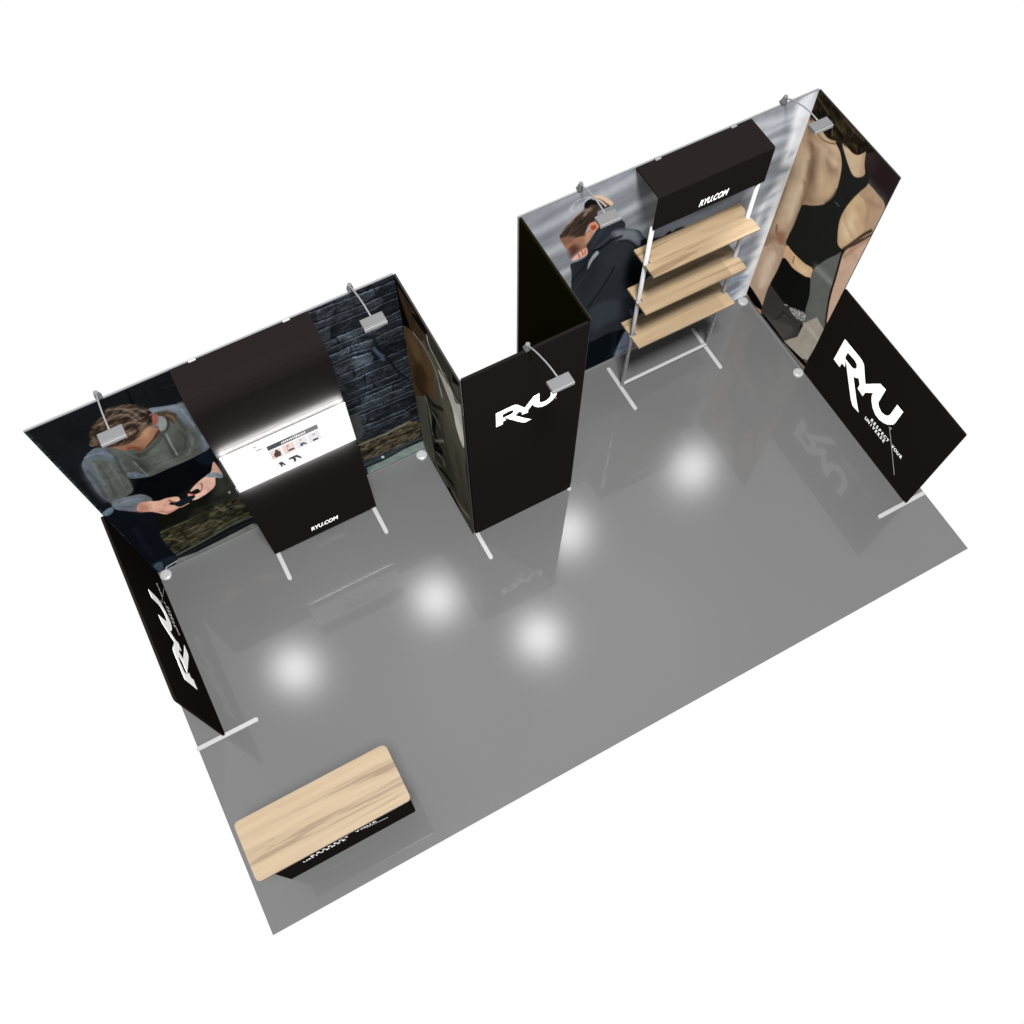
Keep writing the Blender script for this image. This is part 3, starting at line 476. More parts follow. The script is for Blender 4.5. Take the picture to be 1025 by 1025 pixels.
('N',[(2.963,2.366),(2.924,2.38),(2.523,2.39),(2.323,2.384),(2.396,2.319),(2.357,2.327),(2.43,2.216),(2.558,2.201),(2.704,2.126),(2.802,2.133),(2.923,2.137),(2.963,2.121)],0.6,0.015,0.03,35,0.01),
('S',[(2.939,2.317),(2.837,2.298),(2.786,2.288)],(96,78,54),0.016,0.014,0.6),
('S',[(2.64,2.359),(2.525,2.354),(2.419,2.36)],(96,78,54),0.016,0.014,0.6),
('S',[(2.69,2.282),(2.561,2.252),(2.459,2.271)],(96,78,54),0.016,0.014,0.6),
('S',[(2.767,2.251),(2.665,2.233),(2.502,2.268)],(14,11,7),0.03,0.02,0.7),
('S',[(2.816,2.349),(2.671,2.333)],(14,11,7),0.03,0.02,0.7),
('S',[(2.901,2.191),(2.917,2.124)],(14,11,7),0.03,0.02,0.7),
('S',[(2.821,2.111),(2.805,2.079),(2.756,2.076),(2.686,2.101),(2.626,2.145)],(84,58,36),0.008,0.006,0.9),
('S',[(2.734,2.266),(2.702,2.214),(2.684,2.167)],(110,88,62),0.008,0.006,0.8),
('S',[(2.447,2.259),(2.43,2.248)],(84,62,42),0.006,0.005,0.8),
('P',[(2.633,2.158),(2.609,2.179),(2.572,2.175),(2.571,2.149),(2.601,2.14)],(26,26,24),0.004,1.0)],'LOGO':[(0.001,0.496),(0.207,0.498),(0.238,0.493),(0.268,0.472),(0.317,0.397),(0.362,0.331),(0.416,0.414),(0.47,0.491),(0.538,0.497),(0.541,0.403),(0.545,0.309),(0.57,0.279),(0.612,0.264),(0.651,0.275),(0.675,0.302),(0.686,0.336),(0.687,0.412),(0.687,0.49),(0.761,0.491),(0.761,0.403),(0.761,0.321),(0.755,0.284),(0.718,0.226),(0.68,0.195),(0.633,0.177),(0.583,0.178),(0.529,0.209),(0.485,0.261),(0.466,0.302),(0.461,0.34),(0.402,0.257),(0.4,0.2),(0.325,0.212),(0.324,0.266),(0.304,0.29),(0.284,0.31),(0.264,0.286),(0.234,0.268),(0.29,0.196),(0.364,0.099),(0.445,0.007),(0.368,0.0),(0.327,0.035),(0.249,0.135),(0.163,0.247),(0.102,0.332),(0.152,0.332),(0.189,0.331),(0.215,0.351),(0.221,0.384),(0.207,0.411),(0.169,0.423),(0.083,0.416),(0.084,0.346),(0.101,0.323),(0.124,0.26),(0.083,0.26),(0.083,0.201),(0.0,0.204)]}
rng = np.random.RandomState(4)
def catmull(P, closed=True, k=6):
    P = np.array(P, float); n = len(P); out = []
    if n < 3: return P
    for i in range(n if closed else n-1):
        if closed: p0,p1,p2,p3 = P[(i-1)%n],P[i],P[(i+1)%n],P[(i+2)%n]
        else: p0,p1,p2,p3 = P[max(i-1,0)],P[i],P[i+1],P[min(i+2,n-1)]
        for t in np.arange(k)/k:
            out.append(.5*((2*p1)+(-p0+p2)*t+(2*p0-5*p1+4*p2-p3)*t*t+(-p0+3*p1-3*p2+p3)*t**3))
    if not closed: out.append(P[-1])
    return np.array(out)
def vnoise(X, Y, seed=0):
    """value noise, unit cells"""
    r = np.random.RandomState(seed); T = r.rand(256,256)
    xi = np.floor(X).astype(int); yi = np.floor(Y).astype(int); fx = X-xi; fy = Y-yi
    fx = fx*fx*(3-2*fx); fy = fy*fy*(3-2*fy)
    g = lambda a,b: T[a%256, b%256]
    return (g(xi,yi)*(1-fx)+g(xi+1,yi)*fx)*(1-fy)+(g(xi,yi+1)*(1-fx)+g(xi+1,yi+1)*fx)*fy
def fbm(X, Y, seed=0, o=4):
    v = 0; a = .5; t = 0
    for k in range(o): v = v+a*vnoise(X*2**k+13*k, Y*2**k+7*k, seed+k); t += a; a *= .55
    return v/t-.5
class Canvas:
    def __init__(s, w0, w1, z0, z1, d=.005):
        s.w0, s.z0 = w0, z0; s.nw = int(round((w1-w0)/d))+1; s.nz = int(round((z1-z0)/d))+1
        s.W, s.Z = np.meshgrid(np.linspace(w0,w1,s.nw), np.linspace(z0,z1,s.nz)); s.dw = (w1-w0)/(s.nw-1); s.dz = (z1-z0)/(s.nz-1)
        s.I = np.zeros((s.nz, s.nw, 3))
    def win(s, P, m):
        a = max(0,int((P[:,0].min()-m-s.w0)/s.dw)); b = min(s.nw,int((P[:,0].max()+m-s.w0)/s.dw)+2)
        c = max(0,int((P[:,1].min()-m-s.z0)/s.dz)); d = min(s.nz,int((P[:,1].max()+m-s.z0)/s.dz)+2)
        return (slice(c,max(c,d)), slice(a,max(a,b)))
    def dist(s, P, sl, closed=True):
        W, Z = s.W[sl], s.Z[sl]; D = np.full(W.shape, 9.); ins = np.zeros(W.shape, bool); n = len(P)
        for i in range(n if closed else n-1):
            ax, ay = P[i]; bx, by = P[(i+1)%n]; ex, ey = bx-ax, by-ay; L2 = ex*ex+ey*ey
            if L2 < 1e-12: continue
            t = np.clip(((W-ax)*ex+(Z-ay)*ey)/L2,0,1); D = np.minimum(D, np.hypot(W-ax-t*ex, Z-ay-t*ey))
            if closed and ay != by:
                c = ((ay > Z) != (by > Z)) & (W < ex*(Z-ay)/(by-ay)+ax); ins ^= c
        return D, ins
    def mix(s, sl, A, col): s.I[sl] = s.I[sl]*(1-A[...,None]) + np.asarray(col, float)*A[...,None]
    def poly(s, P, col, soft, a=1, smooth=True):
        P = catmull(P) if smooth else np.array(P, float); sl = s.win(P, soft); 
        if s.W[sl].size == 0: return
        D, ins = s.dist(P, sl); A = np.clip(.5+np.where(ins, D, -D)/(soft+1e-6), 0, 1); A = A*A*(3-2*A)*a
        s.mix(sl, A, col)
    def stroke(s, P, col, w, soft, a=1):
        P = catmull(P, False); sl = s.win(P, w+soft)
        if s.W[sl].size == 0: return
        D, _ = s.dist(P, sl, False); A = np.clip((w/2+soft/2-D)/(soft+1e-6), 0, 1); s.mix(sl, A*A*(3-2*A)*a, col)
    def noise(s, P, amp, sx, sz, ang, soft):
        P = catmull(P); sl = s.win(P, soft)
        if s.W[sl].size == 0: return
        D, ins = s.dist(P, sl); A = np.clip(.5+np.where(ins,D,-D)/soft,0,1); c, d = math.cos(math.radians(ang)), math.sin(math.radians(ang))
        X = (s.W[sl]*c+s.Z[sl]*d)/sx; Y = (-s.W[sl]*d+s.Z[sl]*c)/sz
        s.I[sl] *= (1+A*amp*2.2*fbm(X,Y,3))[...,None]
    def run(s, ops):
        for o in ops:
            k = o[0]
            if k in 'PQ' : s.poly(o[1], o[2], o[3]*(3.2 if o[3] >= .012 and k == 'P' else 1.3), o[4], k == 'P')
            elif k == 'S': s.stroke(o[1], o[2], o[3], o[4]*2.0, o[5])
            elif k == 'N': s.noise(*o[1:])
            elif k == 'FILL': s.I[:] = o[1]
            elif k == 'BRICK': s.brick()
            elif k == 'BLEACH': s.bleach()
        wx, wz = fbm(s.W*5, s.Z*5, 90), fbm(s.W*5, s.Z*5, 95)
        folds = 1-2*np.abs(fbm((s.W+.12*wx)*11, (s.Z+.12*wz)*8, 98))*2.2
        s.I *= (1+s.grain*(.20*fbm(s.W*14+3*wx, s.Z*10+3*wz, 9)+.12*(folds-.5)+.10*fbm(s.W*55, s.Z*55, 12)))[...,None]
        for _ in range(0):
            J = np.pad(s.I, ((1,1),(1,1),(0,0)), 'edge'); s.I = (J[:-2,1:-1]+J[2:,1:-1]+J[1:-1,:-2]+J[1:-1,2:]+2*s.I)/6
        s.I = np.clip(s.I, 0, 255)
    def brick(s):
        """coursed slate wall"""
        W, Z = s.W, s.Z
        Zw = Z + .09*fbm(W*1.7, Z*1.5, 21) + .035*fbm(W*6, Z*4, 22) + .03*(W-2.2)
        r = np.random.RandomState(8); edges = [0]; 
        while edges[-1] < 2.7: edges.append(edges[-1]+r.choice([.05,.08,.11,.15]))
        edges = np.array(edges); row = np.clip(np.searchsorted(edges, Zw.ravel()).reshape(Zw.shape), 1, len(edges)-1)
        lo = edges[row-1]; hi = edges[row]
        ph = r.rand(200)*.5; ln = .22+.35*r.rand(200); Wk = W+.04*fbm(W*3,Z*9,30)
        u = (Wk+ph[row])/ln[row]; cell = np.floor(u).astype(int); fu = (u-cell)*ln[row]
        tone = np.random.RandomState(5).rand(256)[(cell*37+row*11)%256]
        base = np.array([31,34,38.])+np.array([24,26,28.])*(tone[...,None]-.4)
        tex = 1+1.3*fbm(W*16, Z*34, 40)+.9*fbm(W*60, Z*90, 44)
        I = base*tex[...,None]
        top = np.exp(-((hi-Zw)/.010)**2)*(.5+1.4*np.clip(fbm(W*7,Z*3,50)+.3,0,1)); I += top[...,None]*np.array([48,52,57.])
        bot = np.exp(-((Zw-lo)/.012)**2)*.75; I *= (1-bot)[...,None]
        j = np.exp(-(np.minimum(fu, ln[row]-fu)/.006)**2)*.6*(tone > .35); I *= (1-j)[...,None]
        sp = np.clip(fbm(W*26,Z*60,60)-.2,0,1)*5; I += sp[...,None]*np.array([46,52,62.])
        cr = np.clip((Z-.5)/.5,0,1); I *= (.8+.2*cr)[...,None]
        s.I[:] = I
    def bleach(s):
        """out-of-focus stadium steps"""
        W, Z = s.W, s.Z; q = Z-.16*(W-3.5)+.03*fbm(W*1.5,Z*2,70)
        b = .5+.5*np.sin(q*2*math.pi/.30+1.0); b2 = .5+.5*np.sin(q*2*math.pi/.15+.4)
        n = fbm(W*1.8, q*7, 71); n2 = fbm(W*4, q*16, 75)
        v = 134+34*(b-.5)+14*(b2-.5)+46*n+16*n2
        s.I[:] = v[...,None]+np.array([-3,0,5.])
def cloth(name, axis, pos, w0, w1, z0, z1, ops, parent, gain, flip=1, corner=None, grain=1.0):
    cv = Canvas(w0,w1,z0,z1); cv.grain = grain; cv.run(ops); nw, nz = cv.nw, cv.nz; off = wpos(parent)
    co = np.zeros((nz,nw,3)); P = np.full_like(cv.W, pos)
    if axis == 'y': co[...,0], co[...,1] = cv.W, P
    else: co[...,0], co[...,1] = P, cv.W
    co[...,2] = cv.Z; co -= np.array(off)
    i = np.arange(nw*nz).reshape(nz,nw)
    q = np.stack([i[:-1,:-1], i[:-1,1:], i[1:,1:], i[1:,:-1]], -1)
    if corner:      # rounded bottom rear corner, the cloth wraps the bent tube
        cw, cz, r = corner; ox = cw - r; oz = cz + r
        cx = (cv.W[:-1,:-1]+cv.W[1:,1:])/2; cy = (cv.Z[:-1,:-1]+cv.Z[1:,1:])/2
        q = q[~((cx > ox) & (cy < oz) & (np.hypot(cx-ox, cy-oz) > r))]
    q = q.reshape(-1,4)
    if flip < 0: q = q[:, ::-1]
    me = bpy.data.meshes.new(name); me.vertices.add(nw*nz); me.vertices.foreach_set('co', co.ravel())
    me.loops.add(q.size); me.loops.foreach_set('vertex_index', q.ravel().astype(np.int32))
    me.polygons.add(len(q)); me.polygons.foreach_set('loop_start', np.arange(0,q.size,4,dtype=np.int32)); me.update(calc_edges=True)
    at = me.color_attributes.new('print', 'FLOAT_COLOR', 'POINT')
    c = np.ones((nw*nz,4), np.float32); c[:,:3] = (lin(cv.I)/gain).reshape(-1,3); at.data.foreach_set('color', c.ravel())
    m = bpy.data.materials.new(name+'_ink'); m.use_nodes = True; nt = m.node_tree; b = nt.nodes['Principled BSDF']
    a = nt.nodes.new('ShaderNodeAttribute'); a.attribute_name = 'print'; nt.links.new(a.outputs['Color'], b.inputs['Base Color'])
    b.inputs['Roughness'].default_value = .9; b.inputs['Specular IOR Level'].default_value = 0
    me.materials.append(m); o = bpy.data.objects.new(name, me); C.objects.link(o); o.parent = parent
    return o

# ------------------------------------------------------------------ floor
bm = bmesh.new(); box(bm, (0,0,-.012), (6.1,3.05,0)); 
fm = bpy.data.materials.new('glossy_grey_vinyl'); fm.use_nodes = True; nt = fm.node_tree; nt.nodes.clear(); L = nt.links.new
N_ = lambda t: nt.nodes.new(t)
out = N_('ShaderNodeOutputMaterial'); dif = N_('ShaderNodeBsdfDiffuse'); g1 = N_('ShaderNodeBsdfGlossy'); g0 = N_('ShaderNodeBsdfGlossy')
fr = N_('ShaderNodeFresnel'); fr.inputs['IOR'].default_value = 1.36; m1 = N_('ShaderNodeMixShader'); m2 = N_('ShaderNodeMixShader')
tc = N_('ShaderNodeTexCoord'); nz_ = N_('ShaderNodeTexNoise'); nz_.inputs['Scale'].default_value = 220; nz_.inputs['Detail'].default_value = 2
mr = N_('ShaderNodeMapRange'); fc = np.array([.0585]*3); mr.inputs['To Min'].default_value = .96; mr.inputs['To Max'].default_value = 1.04
sc = N_('ShaderNodeVectorMath'); sc.operation = 'SCALE'; sc.inputs[0].default_value = fc
L(tc.outputs['Object'], nz_.inputs['Vector']); L(nz_.outputs['Fac'], mr.inputs['Value']); L(mr.outputs[0], sc.inputs['Scale']); L(sc.outputs[0], dif.inputs['Color'])
g1.distribution = 'BECKMANN'; g1.inputs['Roughness'].default_value = .225; g1.inputs['Color'].default_value = (1,1,1,1)
g0.distribution = 'GGX'; g0.inputs['Roughness'].default_value = 0.0; g0.inputs['Color'].default_value = (1,1,1,1)
m1.inputs[0].default_value = .018; L(dif.outputs[0], m1.inputs[1]); L(g1.outputs[0], m1.inputs[2])
L(fr.outputs[0], m2.inputs[0]); L(m1.outputs[0], m2.inputs[1]); L(g0.outputs[0], m2.inputs[2]); L(m2.outputs[0], out.inputs[0])
props(obj('floor', bm, fm), kind='structure')

# ------------------------------------------------------------------ display walls
def disc(parent, x, y, r=.045):
    bm = bmesh.new(); tube(bm, (x,y,.001), (x,y,.014), r, r, 28); tube(bm, (x,y,.014), (x,y,.019), r*.9, r*.6, 28)
    obj('foot_disc', bm, M['white'], parent)
def bar(parent, a, b, wd=.034, name='foot_bar'):
    a = Vector(a); b = Vector(b); d = (b-a).normalized(); s_ = Vector((-d.y, d.x, 0))*wd/2; P = []
    for c, sg in ((a,-1),(b,1)):
        for k in range(9):
            t = math.radians(-90+180*k/8); P.append(c + d*sg*math.cos(t)*wd/2 + s_*math.sin(t)*sg)
    bm = bmesh.new(); prism(bm, [(p.x,p.y,a.z) for p in P], (0,0,.014)); return obj(name, bm, M['white'], parent)
def logo(parent, org, ux, nrm, k=1.0):
    bm = bmesh.new(); flat_poly(bm, catmull_logo, org, Vector(ux)*k, Vector((0,0,k)), Vector(nrm)*.002)
    o = obj('logo', bm, M['print_white'], parent)
    bm = bmesh.new(); c = Vector(org)+Vector(ux)*.757*k+Vector((0,0,.224*k)); r = .011*k
    flat_poly(bm, [(r*math.cos(t*math.pi/6), r*math.sin(t*math.pi/6)) for t in range(12)], c, ux, (0,0,1), Vector(nrm)*.002)
    obj('trademark_dot', bm, M['print_grey'], parent); return o
catmull_logo = OPS['LOGO']
TH = .012
# left back wall
t = thing('printed_backdrop', 'wide fabric wall printed with a man in a grey hoodie looking at his phone and a slate brick wall', 'display wall', (1.42,2.92,0))
cloth('fabric_print', 'y', 2.9106, .2195, 2.6065, .035, 2.37, OPS['L'], t, GL)
obj('aluminium_frame', slab('y', 2.913, TH, .2185, 2.604, .03, 2.375), M['silver'], t)
disc(t, .268, 2.874); disc(t, 2.556, 2.872)
# side print between left bay and centre
t = thing('printed_side_panel', 'narrow side panel printed with a bare shoulder and silvery satin cloth', 'display wall', (2.61,2.46,0))
cloth('fabric_print', 'x', 2.605, 2.012, 2.912, .035, 2.368, OPS['C'], t, GC, -1, (2.912,.035,.10), .5)
obj('fabric_edge', slab('x', 2.6065, .012, 2.012, 2.912, .033, 2.374, (0,.10,0,0)), M['edge'], t)
# centre black panel
t = thing('black_centre_panel', 'tall black fabric panel with a small white logo in the middle of the booth', 'display panel', (3.07,2.01,0))
obj('fabric', slab('y', 2.009, .02, 2.626, 3.513, .012, 2.371, (.01,.01,.01,.01)), M['black'], t)
logo(t, (2.845,2.009,1.501), (1,0,0), (0,-1,0), .607)
bar(t, (2.64,1.77,.001), (2.64,2.26,.001)); disc(t, 3.503, 2.004, .018)
# dark side wall to the right of the centre
t = thing('dark_side_panel', 'plain near-black side wall seen from behind, joining the centre panel to the right back wall', 'display wall', (3.52,2.48,0))
obj('fabric', slab('x', 3.516, .014, 2.031, 2.931, .03, 2.371), M['back'], t)
obj('fabric_edge', slab('x', 3.531, .004, 2.031, 2.929, .03, 2.373), M['edge'], t)
# right back wall
t = thing('printed_backdrop', 'wide fabric wall printed with a woman in a dark jacket in front of blurred grey steps', 'display wall', (4.7,2.94,0))
cloth('fabric_print', 'y', 2.9342, 3.537, 5.8955, .03, 2.37, OPS['R'], t, GR, grain=.3)
obj('aluminium_frame', slab('y', 2.9365, TH, 3.512, 5.8945, .028, 2.375), M['silver'], t)
disc(t, 5.843, 2.900)
# right side wall
t = thing('printed_side_panel', 'side panel printed with the back of a woman in a black sports top', 'display wall', (5.9,2.48,0))
cloth('fabric_print', 'x', 5.894, 2.026, 2.934, .035, 2.37, OPS['S'], t, GS, grain=.35)
obj('fabric_edge', slab('x', 5.896, .009, 2.026, 2.934, .033, 2.374), M['edge'], t)
disc(t, 5.846, 2.03)
# half-height wings
def slogan(t, org, ux, nrm, k=1.0):
    o = Vector(org); u = Vector(ux)
    for s, u0, v0, p in (('RESPECT', .588, .072, .0345), ('YOUR', .588+8*.0345, .072, .0345), ('UNIVERSE', .536, .022, .0335)):
        bm = text_bm(s, .052*k, o+u*(u0*k)+Vector((0,0,v0*k)), u, (0,0,1), Vector(nrm)*.002, .0012*k, 0, .8, p*k)
        obj('lettering', bm, M['print_white'], t)
def hair(t, org, ux, nrm, pts, w_=.0022):
    bm = bmesh.new()
    for a, b in zip(pts, pts[1:]):
        d = (Vector(b)-Vector(a)).normalized()*w_; q = Vector((-d.y, d.x))
        flat_poly(bm, [tuple(Vector(a)+q), tuple(Vector(b)+q), tuple(Vector(b)-q), tuple(Vector(a)-q)], org, ux, (0,0,1), Vector(nrm)*.003)
    obj('thin_line', bm, M['print_grey'], t)
t = thing('black_wing_panel', 'low black wing panel with white logo and slogan at the left edge of the floor', 'display panel', (.2,2.17,0), 'low black logo wing panels')
obj('fabric', slab('x', .219, -.018, 1.445, 2.912, .012, 1.19, (.02,.02,.035,.035)), M['black'], t)
logo(t, (.219,1.738,.173), (0,1,0), (1,0,0)); slogan(t, (.219,1.738,.173), (0,1,0), (1,0,0))
hair(t, (.219,1.738,.173), (0,1,0), (1,0,0), [(.738,.225),(.848,.086),(1.02,-.13)])
bar(t, (0.005,1.446,.001), (.465,1.446,.001))
t = thing('black_wing_panel', 'low black wing panel with white logo and slogan at the right edge of the floor', 'display panel', (5.9,1.29,0), 'low black logo wing panels')
obj('fabric', slab('x', 5.894, .012, .561, 2.023, .012, 1.192, (.012,.012,.012,.012)), M['black'], t)
logo(t, (5.894,1.809,.29), (0,-1,0), (-1,0,0)); slogan(t, (5.894,1.809,.29), (0,-1,0), (-1,0,0))
hair(t, (5.894,1.809,.29), (0,-1,0), (-1,0,0), [(.739,.226),(.848,.086),(1.02,-.145)])
bar(t, (5.635,.567,.001), (6.08,.567,.001))

# ------------------------------------------------------------------ tv stand and tv
t = thing('black_screen_panel', 'black fabric panel with curved top and web address, standing behind the lit screen', 'display panel', (1.565,2.62,0))
prof = [(2.906,2.381),(2.73,2.381)] + [(2.73-.117*math.sin(math.radians(a)), 2.211+.17*math.cos(math.radians(a))) for a in (15,30,45,60,75)] + [(2.613,2.2),(2.609,.045)]
bm = bmesh.new(); inner = [(2.906,2.376),(2.732,2.374)]+[(2.735-.107*math.sin(math.radians(a)), 2.205+.165*math.cos(math.radians(a))) for a in (15,30,45,60,75)]+[(2.627,2.2),(2.624,.045)]
prism(bm, [(1.112,a,b) for a,b in prof+inner[::-1]], (.902,0,0)); obj('fabric', bm, M['black'], t)
for x in (1.135, 1.99): bar(t, (x,2.375,.001), (x,2.86,.001))
for x in (1.132, 1.995):
    bm = bmesh.new(); tube(bm, (x,2.642,.015), (x,2.642,2.2), .014); obj('pole', bm, M['white'], t)
for x in (1.259, 1.872):
    bm = bmesh.new(); box(bm, (x-.024,2.893,2.382), (x+.024,2.920,2.392), .003); obj('hanging_clip', bm, M['white'], t)
bm = text_bm('RYU.COM', .082, (1.452,2.609,.146), (1,0,0), (0,0,1), (0,-.002,0), .0022, .25, .64); obj('lettering', bm, M['print_white'], t)

t = thing('television', 'wide white glowing flat screen hung on the black panel', 'television', (1.57,2.57,1.54))
bm = bmesh.new(); box(bm, (1.127,2.556,1.289), (2.011,2.570,1.789), .003); obj('casing', bm, M['tv_frame'], t)
sc_ = obj('screen', (lambda b: (box(b, (1.133,2.5535,1.295), (2.005,2.5575,1.783)), b)[1])(bmesh.new()), M['screen'], t)
def sq(name, x0,x1,z0,z1,m, pr=.0015, sh=0):
    bm = bmesh.new(); flat_poly(bm, [(x0,z0),(x1,z0),(x1+sh,z1),(x0+sh,z1)], (0,2.5535,0), (1,0,0), (0,0,1), (0,-pr,0)); return obj(name, bm, m, sc_)
dk, md, lt, pk = scr('screen_dark',(62,64,68)), scr('screen_mid',(120,120,120)), scr('screen_light',(232,230,232)), scr('screen_pink',(236,214,210))
skn, brn, blk, blu, wh = scr('screen_skin',(206,160,150)), scr('screen_brown',(70,44,38)), scr('screen_black',(40,42,46)), scr('screen_blue',(52,82,100)), scr('screen_white',(250,250,250))
sq('top_rule', 1.30,1.86,1.742,1.746, lt)
sq('web_banner', 1.427,1.62,1.648,1.702, dk); sq('web_banner', 1.62,1.787,1.648,1.702, md)
bmt = bmesh.new(); r_ = np.random.RandomState(2); x = 1.525
while x < 1.70:
    wd = .006+.006*r_.rand(); h_ = .018+.012*r_.rand()
    flat_poly(bmt, [(x,1.664),(x+wd,1.664),(x+wd,1.664+h_),(x,1.664+h_)], (0,2.5535,0), (1,0,0), (0,0,1), (0,-.003,0)); x += wd+.005
obj('banner_letters', bmt, wh, sc_)
def shape(name, pts, m, pr=.003):
    bm = bmesh.new(); flat_poly(bm, pts, (0,2.5535,0), (1,0,0), (0,0,1), (0,-pr,0)); obj(name, bm, m, sc_)
for (x0,x1,m) in ((1.428,1.505,pk),(1.515,1.60,pk),(1.61,1.69,lt),(1.70,1.785,lt)): sq('product_tile', x0,x1,1.512,1.63, m)
for (x0,x1) in ((1.428,1.505),(1.52,1.61)): sq('product_tile', x0,x1,1.37,1.46, scr('screen_pale',(246,246,246)))
shape('pictured_top', [(1.452,1.53),(1.492,1.53),(1.498,1.575),(1.488,1.60),(1.482,1.622),(1.468,1.622),(1.464,1.60),(1.448,1.575)], brn)
shape('pictured_arm', [(1.437,1.54),(1.446,1.545),(1.44,1.57),(1.434,1.565)], skn)
shape('pictured_waist', [(1.548,1.535),(1.59,1.535),(1.588,1.556),(1.55,1.556)], blk); shape('pictured_head', [(1.545,1.59),(1.562,1.59),(1.565,1.618),(1.548,1.622)], skn); shape('pictured_arm', [(1.54,1.53),(1.546,1.53),(1.55,1.59),(1.544,1.59)], skn)
shape('pictured_leggings', [(1.635,1.53),(1.652,1.528),(1.655,1.545),(1.675,1.528),(1.682,1.534),(1.662,1.566),(1.636,1.566)], blu); shape('pictured_head', [(1.642,1.60),(1.655,1.60),(1.655,1.616),(1.642,1.616)], skn)
shape('pictured_bag', [(1.725,1.524),(1.762,1.524),(1.764,1.545),(1.725,1.545)], blk); shape('pictured_head', [(1.733,1.60),(1.755,1.60),(1.755,1.608),(1.733,1.608)], md)
shape('pictured_trousers', [(1.452,1.45),(1.474,1.45),(1.486,1.42),(1.492,1.385),(1.484,1.384),(1.473,1.415),(1.468,1.385),(1.46,1.385),(1.458,1.42)], blk)
shape('pictured_trousers', [(1.525,1.44),(1.54,1.452),(1.585,1.45),(1.602,1.42),(1.612,1.388),(1.60,1.386),(1.586,1.415),(1.57,1.43),(1.572,1.40),(1.566,1.375),(1.552,1.377),(1.556,1.41),(1.546,1.43),(1.528,1.43)], blk)
shape('pictured_mark', [(1.358,1.708),(1.392,1.708),(1.395,1.714),(1.361,1.714)], md); shape('pictured_mark', [(1.352,1.757),(1.365,1.757),(1.362,1.762),(1.352,1.762)], blk)
# unseen area lights added behind the set to make the halo round it
def strip(loc, sx, sy, d, e, sp=120):
    a = bpy.data.lights.new('added_halo_light', 'AREA'); a.shape = 'RECTANGLE'; a.size = sx; a.size_y = sy; a.energy = e; a.color = (.80,.94,1.0); a.spread = math.radians(sp)
    o = bpy.data.objects.new('added_halo_light', a); C.objects.link(o); o.parent = t; o.location = Vector(loc)-t.location
    o.rotation_euler = Vector(d).to_track_quat('-Z','Y').to_euler(); return o
for zz, sg, ee, sp in ((1.760,0,1.0,140),(1.778,1.2,.5,100),(1.300,-.85,4.5,92)): strip((1.569,2.574,zz), .86, .008, (0,1,sg), BL*ee, sp)
for xx, sg in ((1.15,-1),(1.988,1)): 
    o = strip((xx,2.574,1.54), .47, .010, (sg,.55,0), BL*.22)
    o.rotation_euler = (Vector((-sg*.1,1,0)).to_track_quat('-Z','X')).to_euler()

# ------------------------------------------------------------------ shelf unit
t = thing('shelf_stand', 'white tube stand with a black header and three oak shelves, against the right back wall', 'shelf unit', (4.84,2.65,0))
for x in (4.411, 5.290):
    bm = bmesh.new(); tube(bm, (x,2.660,.012), (x,2.660,2.062), .0165); obj('pole', bm, M['pole'], t, True)
for x in (4.39, 5.272): bar(t, (x,2.405,.001), (x,2.855,.001), .034)
bm = bmesh.new(); tube(bm, (4.411,2.660,.03), (5.29,2.660,.03), .0165); obj('cross_bar', bm, M['white'], t)
for z in (1.70,1.25,.80):
    bm = bmesh.new(); box(bm, (4.387,2.515,z-.019), (5.305,2.632,z), .002)
    box(bm, (4.432,2.632,z-.0188), (5.268,2.674,z-.0002)); box(bm, (4.387,2.674,z-.019), (5.305,2.79,z), .002)
    s1 = obj('shelf', bm, M['wood_shelf'], t)
    for x in (4.411, 5.290):
        bm = bmesh.new(); tube(bm, (x,2.653,z-.04), (x,2.653,z-.021), .021, .021, 20); obj('shelf_collar', bm, M['white'], t)
bm = bmesh.new(); pr = [(2.93,2.378),(2.648,2.378),(2.640,2.370),(2.640,2.055),(2.648,2.055),(2.648,2.364),(2.93,2.364)]
prism(bm, [(4.401,a,b) for a,b in pr], (.922,0,0)); hd = obj('header_fabric', bm, M['black'], t)
for x in (4.568, 5.173):
    bm = bmesh.new(); box(bm, (x-.022,2.913,2.379), (x+.022,2.94,2.388), .003); obj('hanging_clip', bm, M['silver'], t)
bm = text_bm('RYU.COM', .082, (4.762,2.640,2.098), (1,0,0), (0,0,1), (0,-.002,0), .0022, .3, .64); obj('lettering', bm, M['print_white'], t)

# ------------------------------------------------------------------ counter
t = thing('counter', 'low black counter with an oak top and white lettering, at the front left corner', 'counter', (.75,.4,0))
bm = bmesh.new()
b0 = [(.25,.275,0),(1.238,.275,0),(1.238,.56,0),(.25,.56,0)]; b1 = [(.25,.277,.965),(1.238,.277,.965),(1.238,.56,.965),(.25,.56,.965)]
vs = [bm.verts.new(p) for p in b0+b1]
for f in ((0,1,2,3),(4,5,6,7),(0,1,5,4),(1,2,6,5),(2,3,7,6),(3,0,4,7)): bm.faces.new([vs[i] for i in f])
bmesh.ops.bevel(bm, geom=list(bm.edges), offset=.006, segments=2, affect='EDGES'); obj('body_fabric', bm, M['black'], t)
bm = bmesh.new(); prism(bm, [(a,b,.968) for a,b in rrect(.222,1.272,.204,.600,(.03,.026,.034,.026))], (0,0,.03))
es = [e for e in bm.edges if abs(e.verts[0].co.z-e.verts[1].co.z) < 1e-4]
bmesh.ops.bevel(bm, geom=es, offset=.004, segments=2, affect='EDGES'); obj('counter_top', bm, M['wood_top'], t)
slogan(t, (-.19,.2745,.375), (1,0,0), (0,-1,0), 1.2)
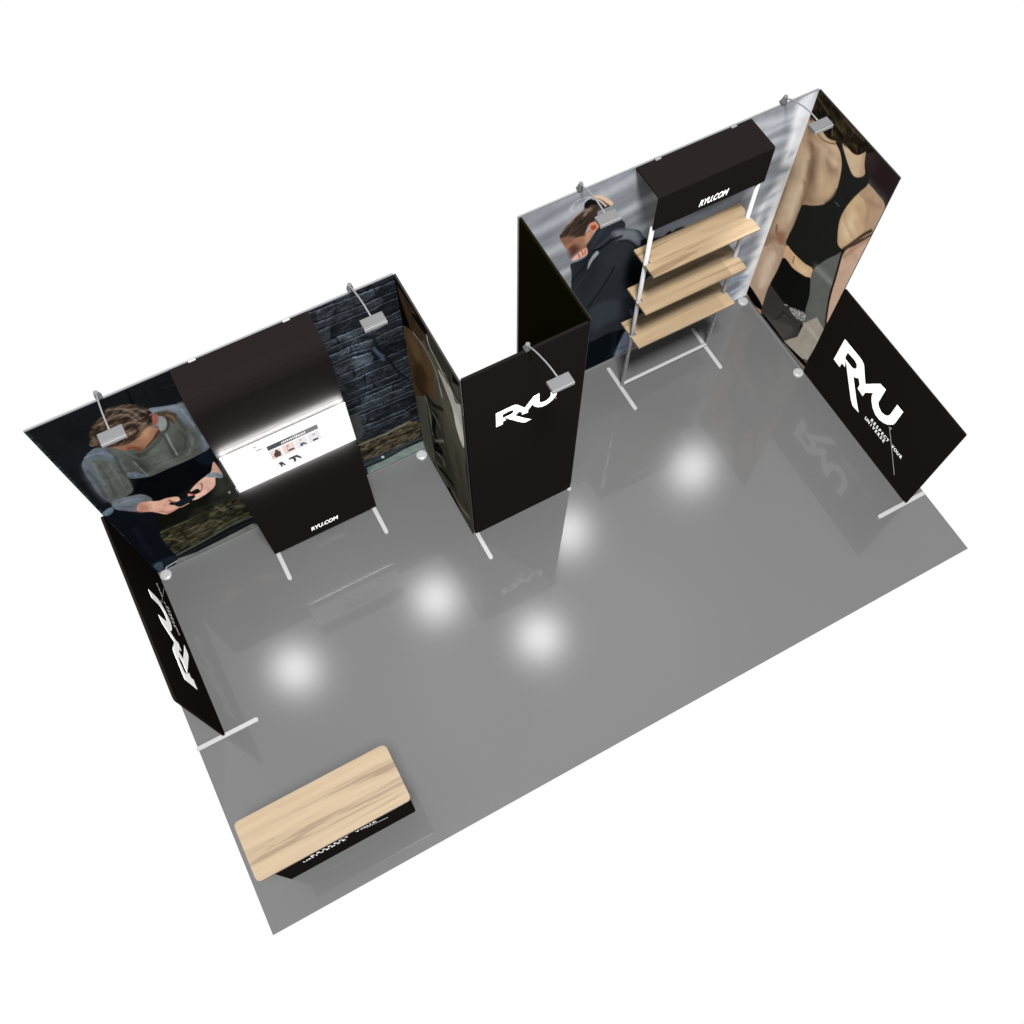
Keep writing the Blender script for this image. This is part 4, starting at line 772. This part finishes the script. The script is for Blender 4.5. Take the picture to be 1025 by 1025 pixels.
hair(t, (0,.2745,0), (1,0,0), (0,-1,0), [(.90,.43),(1.06,.38)], .002)

# ------------------------------------------------------------------ clamp-on lamps
LAMPS = [(.685,2.925,.692,2.535,'over the man in the hoodie','first'),(2.313,2.925,2.313,2.535,'over the slate brick print',''),
         (3.075,2.02,3.085,1.64,'over the small logo of the black centre panel',''),(3.975,2.945,3.935,2.545,'over the woman with her hand at her face',''),
         (5.59,2.945,5.565,2.545,'beside the woman in the sports top','')]
for (cx, cy, hx, hy, where, _) in LAMPS:
    t = thing('clamp_lamp', 'grey clamp-on arm lamp '+where, 'lamp', (cx,cy,2.38), 'clamp-on lamps along the wall tops')
    bm = bmesh.new(); box(bm, (cx-.018,cy-.018,2.374), (cx+.018,cy+.022,2.398), .006)
    tube(bm, (cx,cy-.004,2.398), (cx,cy-.012,2.45), .023, .014); obj('clamp', bm, M['grey'], t)
    bm = bmesh.new(); pts = [(cx,cy-.01,2.43),(cx+(hx-cx)*.3,cy-.10,2.485),(cx+(hx-cx)*.7,cy-.24,2.535),(hx,hy+.035,2.548)]
    q = catmull(pts, False, 5)
    rod(bm, q, .0052)
    obj('arm', bm, M['silver'], t, True)
    bm = bmesh.new(); box(bm, (hx-.074,hy-.036,2.522), (hx+.074,hy+.036,2.55), .004); hd = obj('lamp_head', bm, M['grey'], t)
    bm = bmesh.new(); box(bm, (hx-.074,hy-.044,2.520), (hx+.074,hy-.0365,2.546), .002); obj('front_trim', bm, M['grey2'], t)
    bm = bmesh.new(); box(bm, (hx-.062,hy-.028,2.517), (hx+.062,hy+.028,2.5212)); obj('lens', bm, M['lens'], t)
    a = bpy.data.lights.new('bulb', 'SPOT'); a.energy = SPOT; a.shadow_soft_size = 0.0; a.spot_size = math.radians(62); a.spot_blend = .7
    o = bpy.data.objects.new('bulb', a); C.objects.link(o); o.parent = t; o.location = Vector((hx,hy-.01,2.512))-t.location
    o.rotation_euler = Vector((-.09*(hx-1.4), -.38, -1)).to_track_quat('-Z','Y').to_euler()
S.render.resolution_x = S.render.resolution_y = 1024
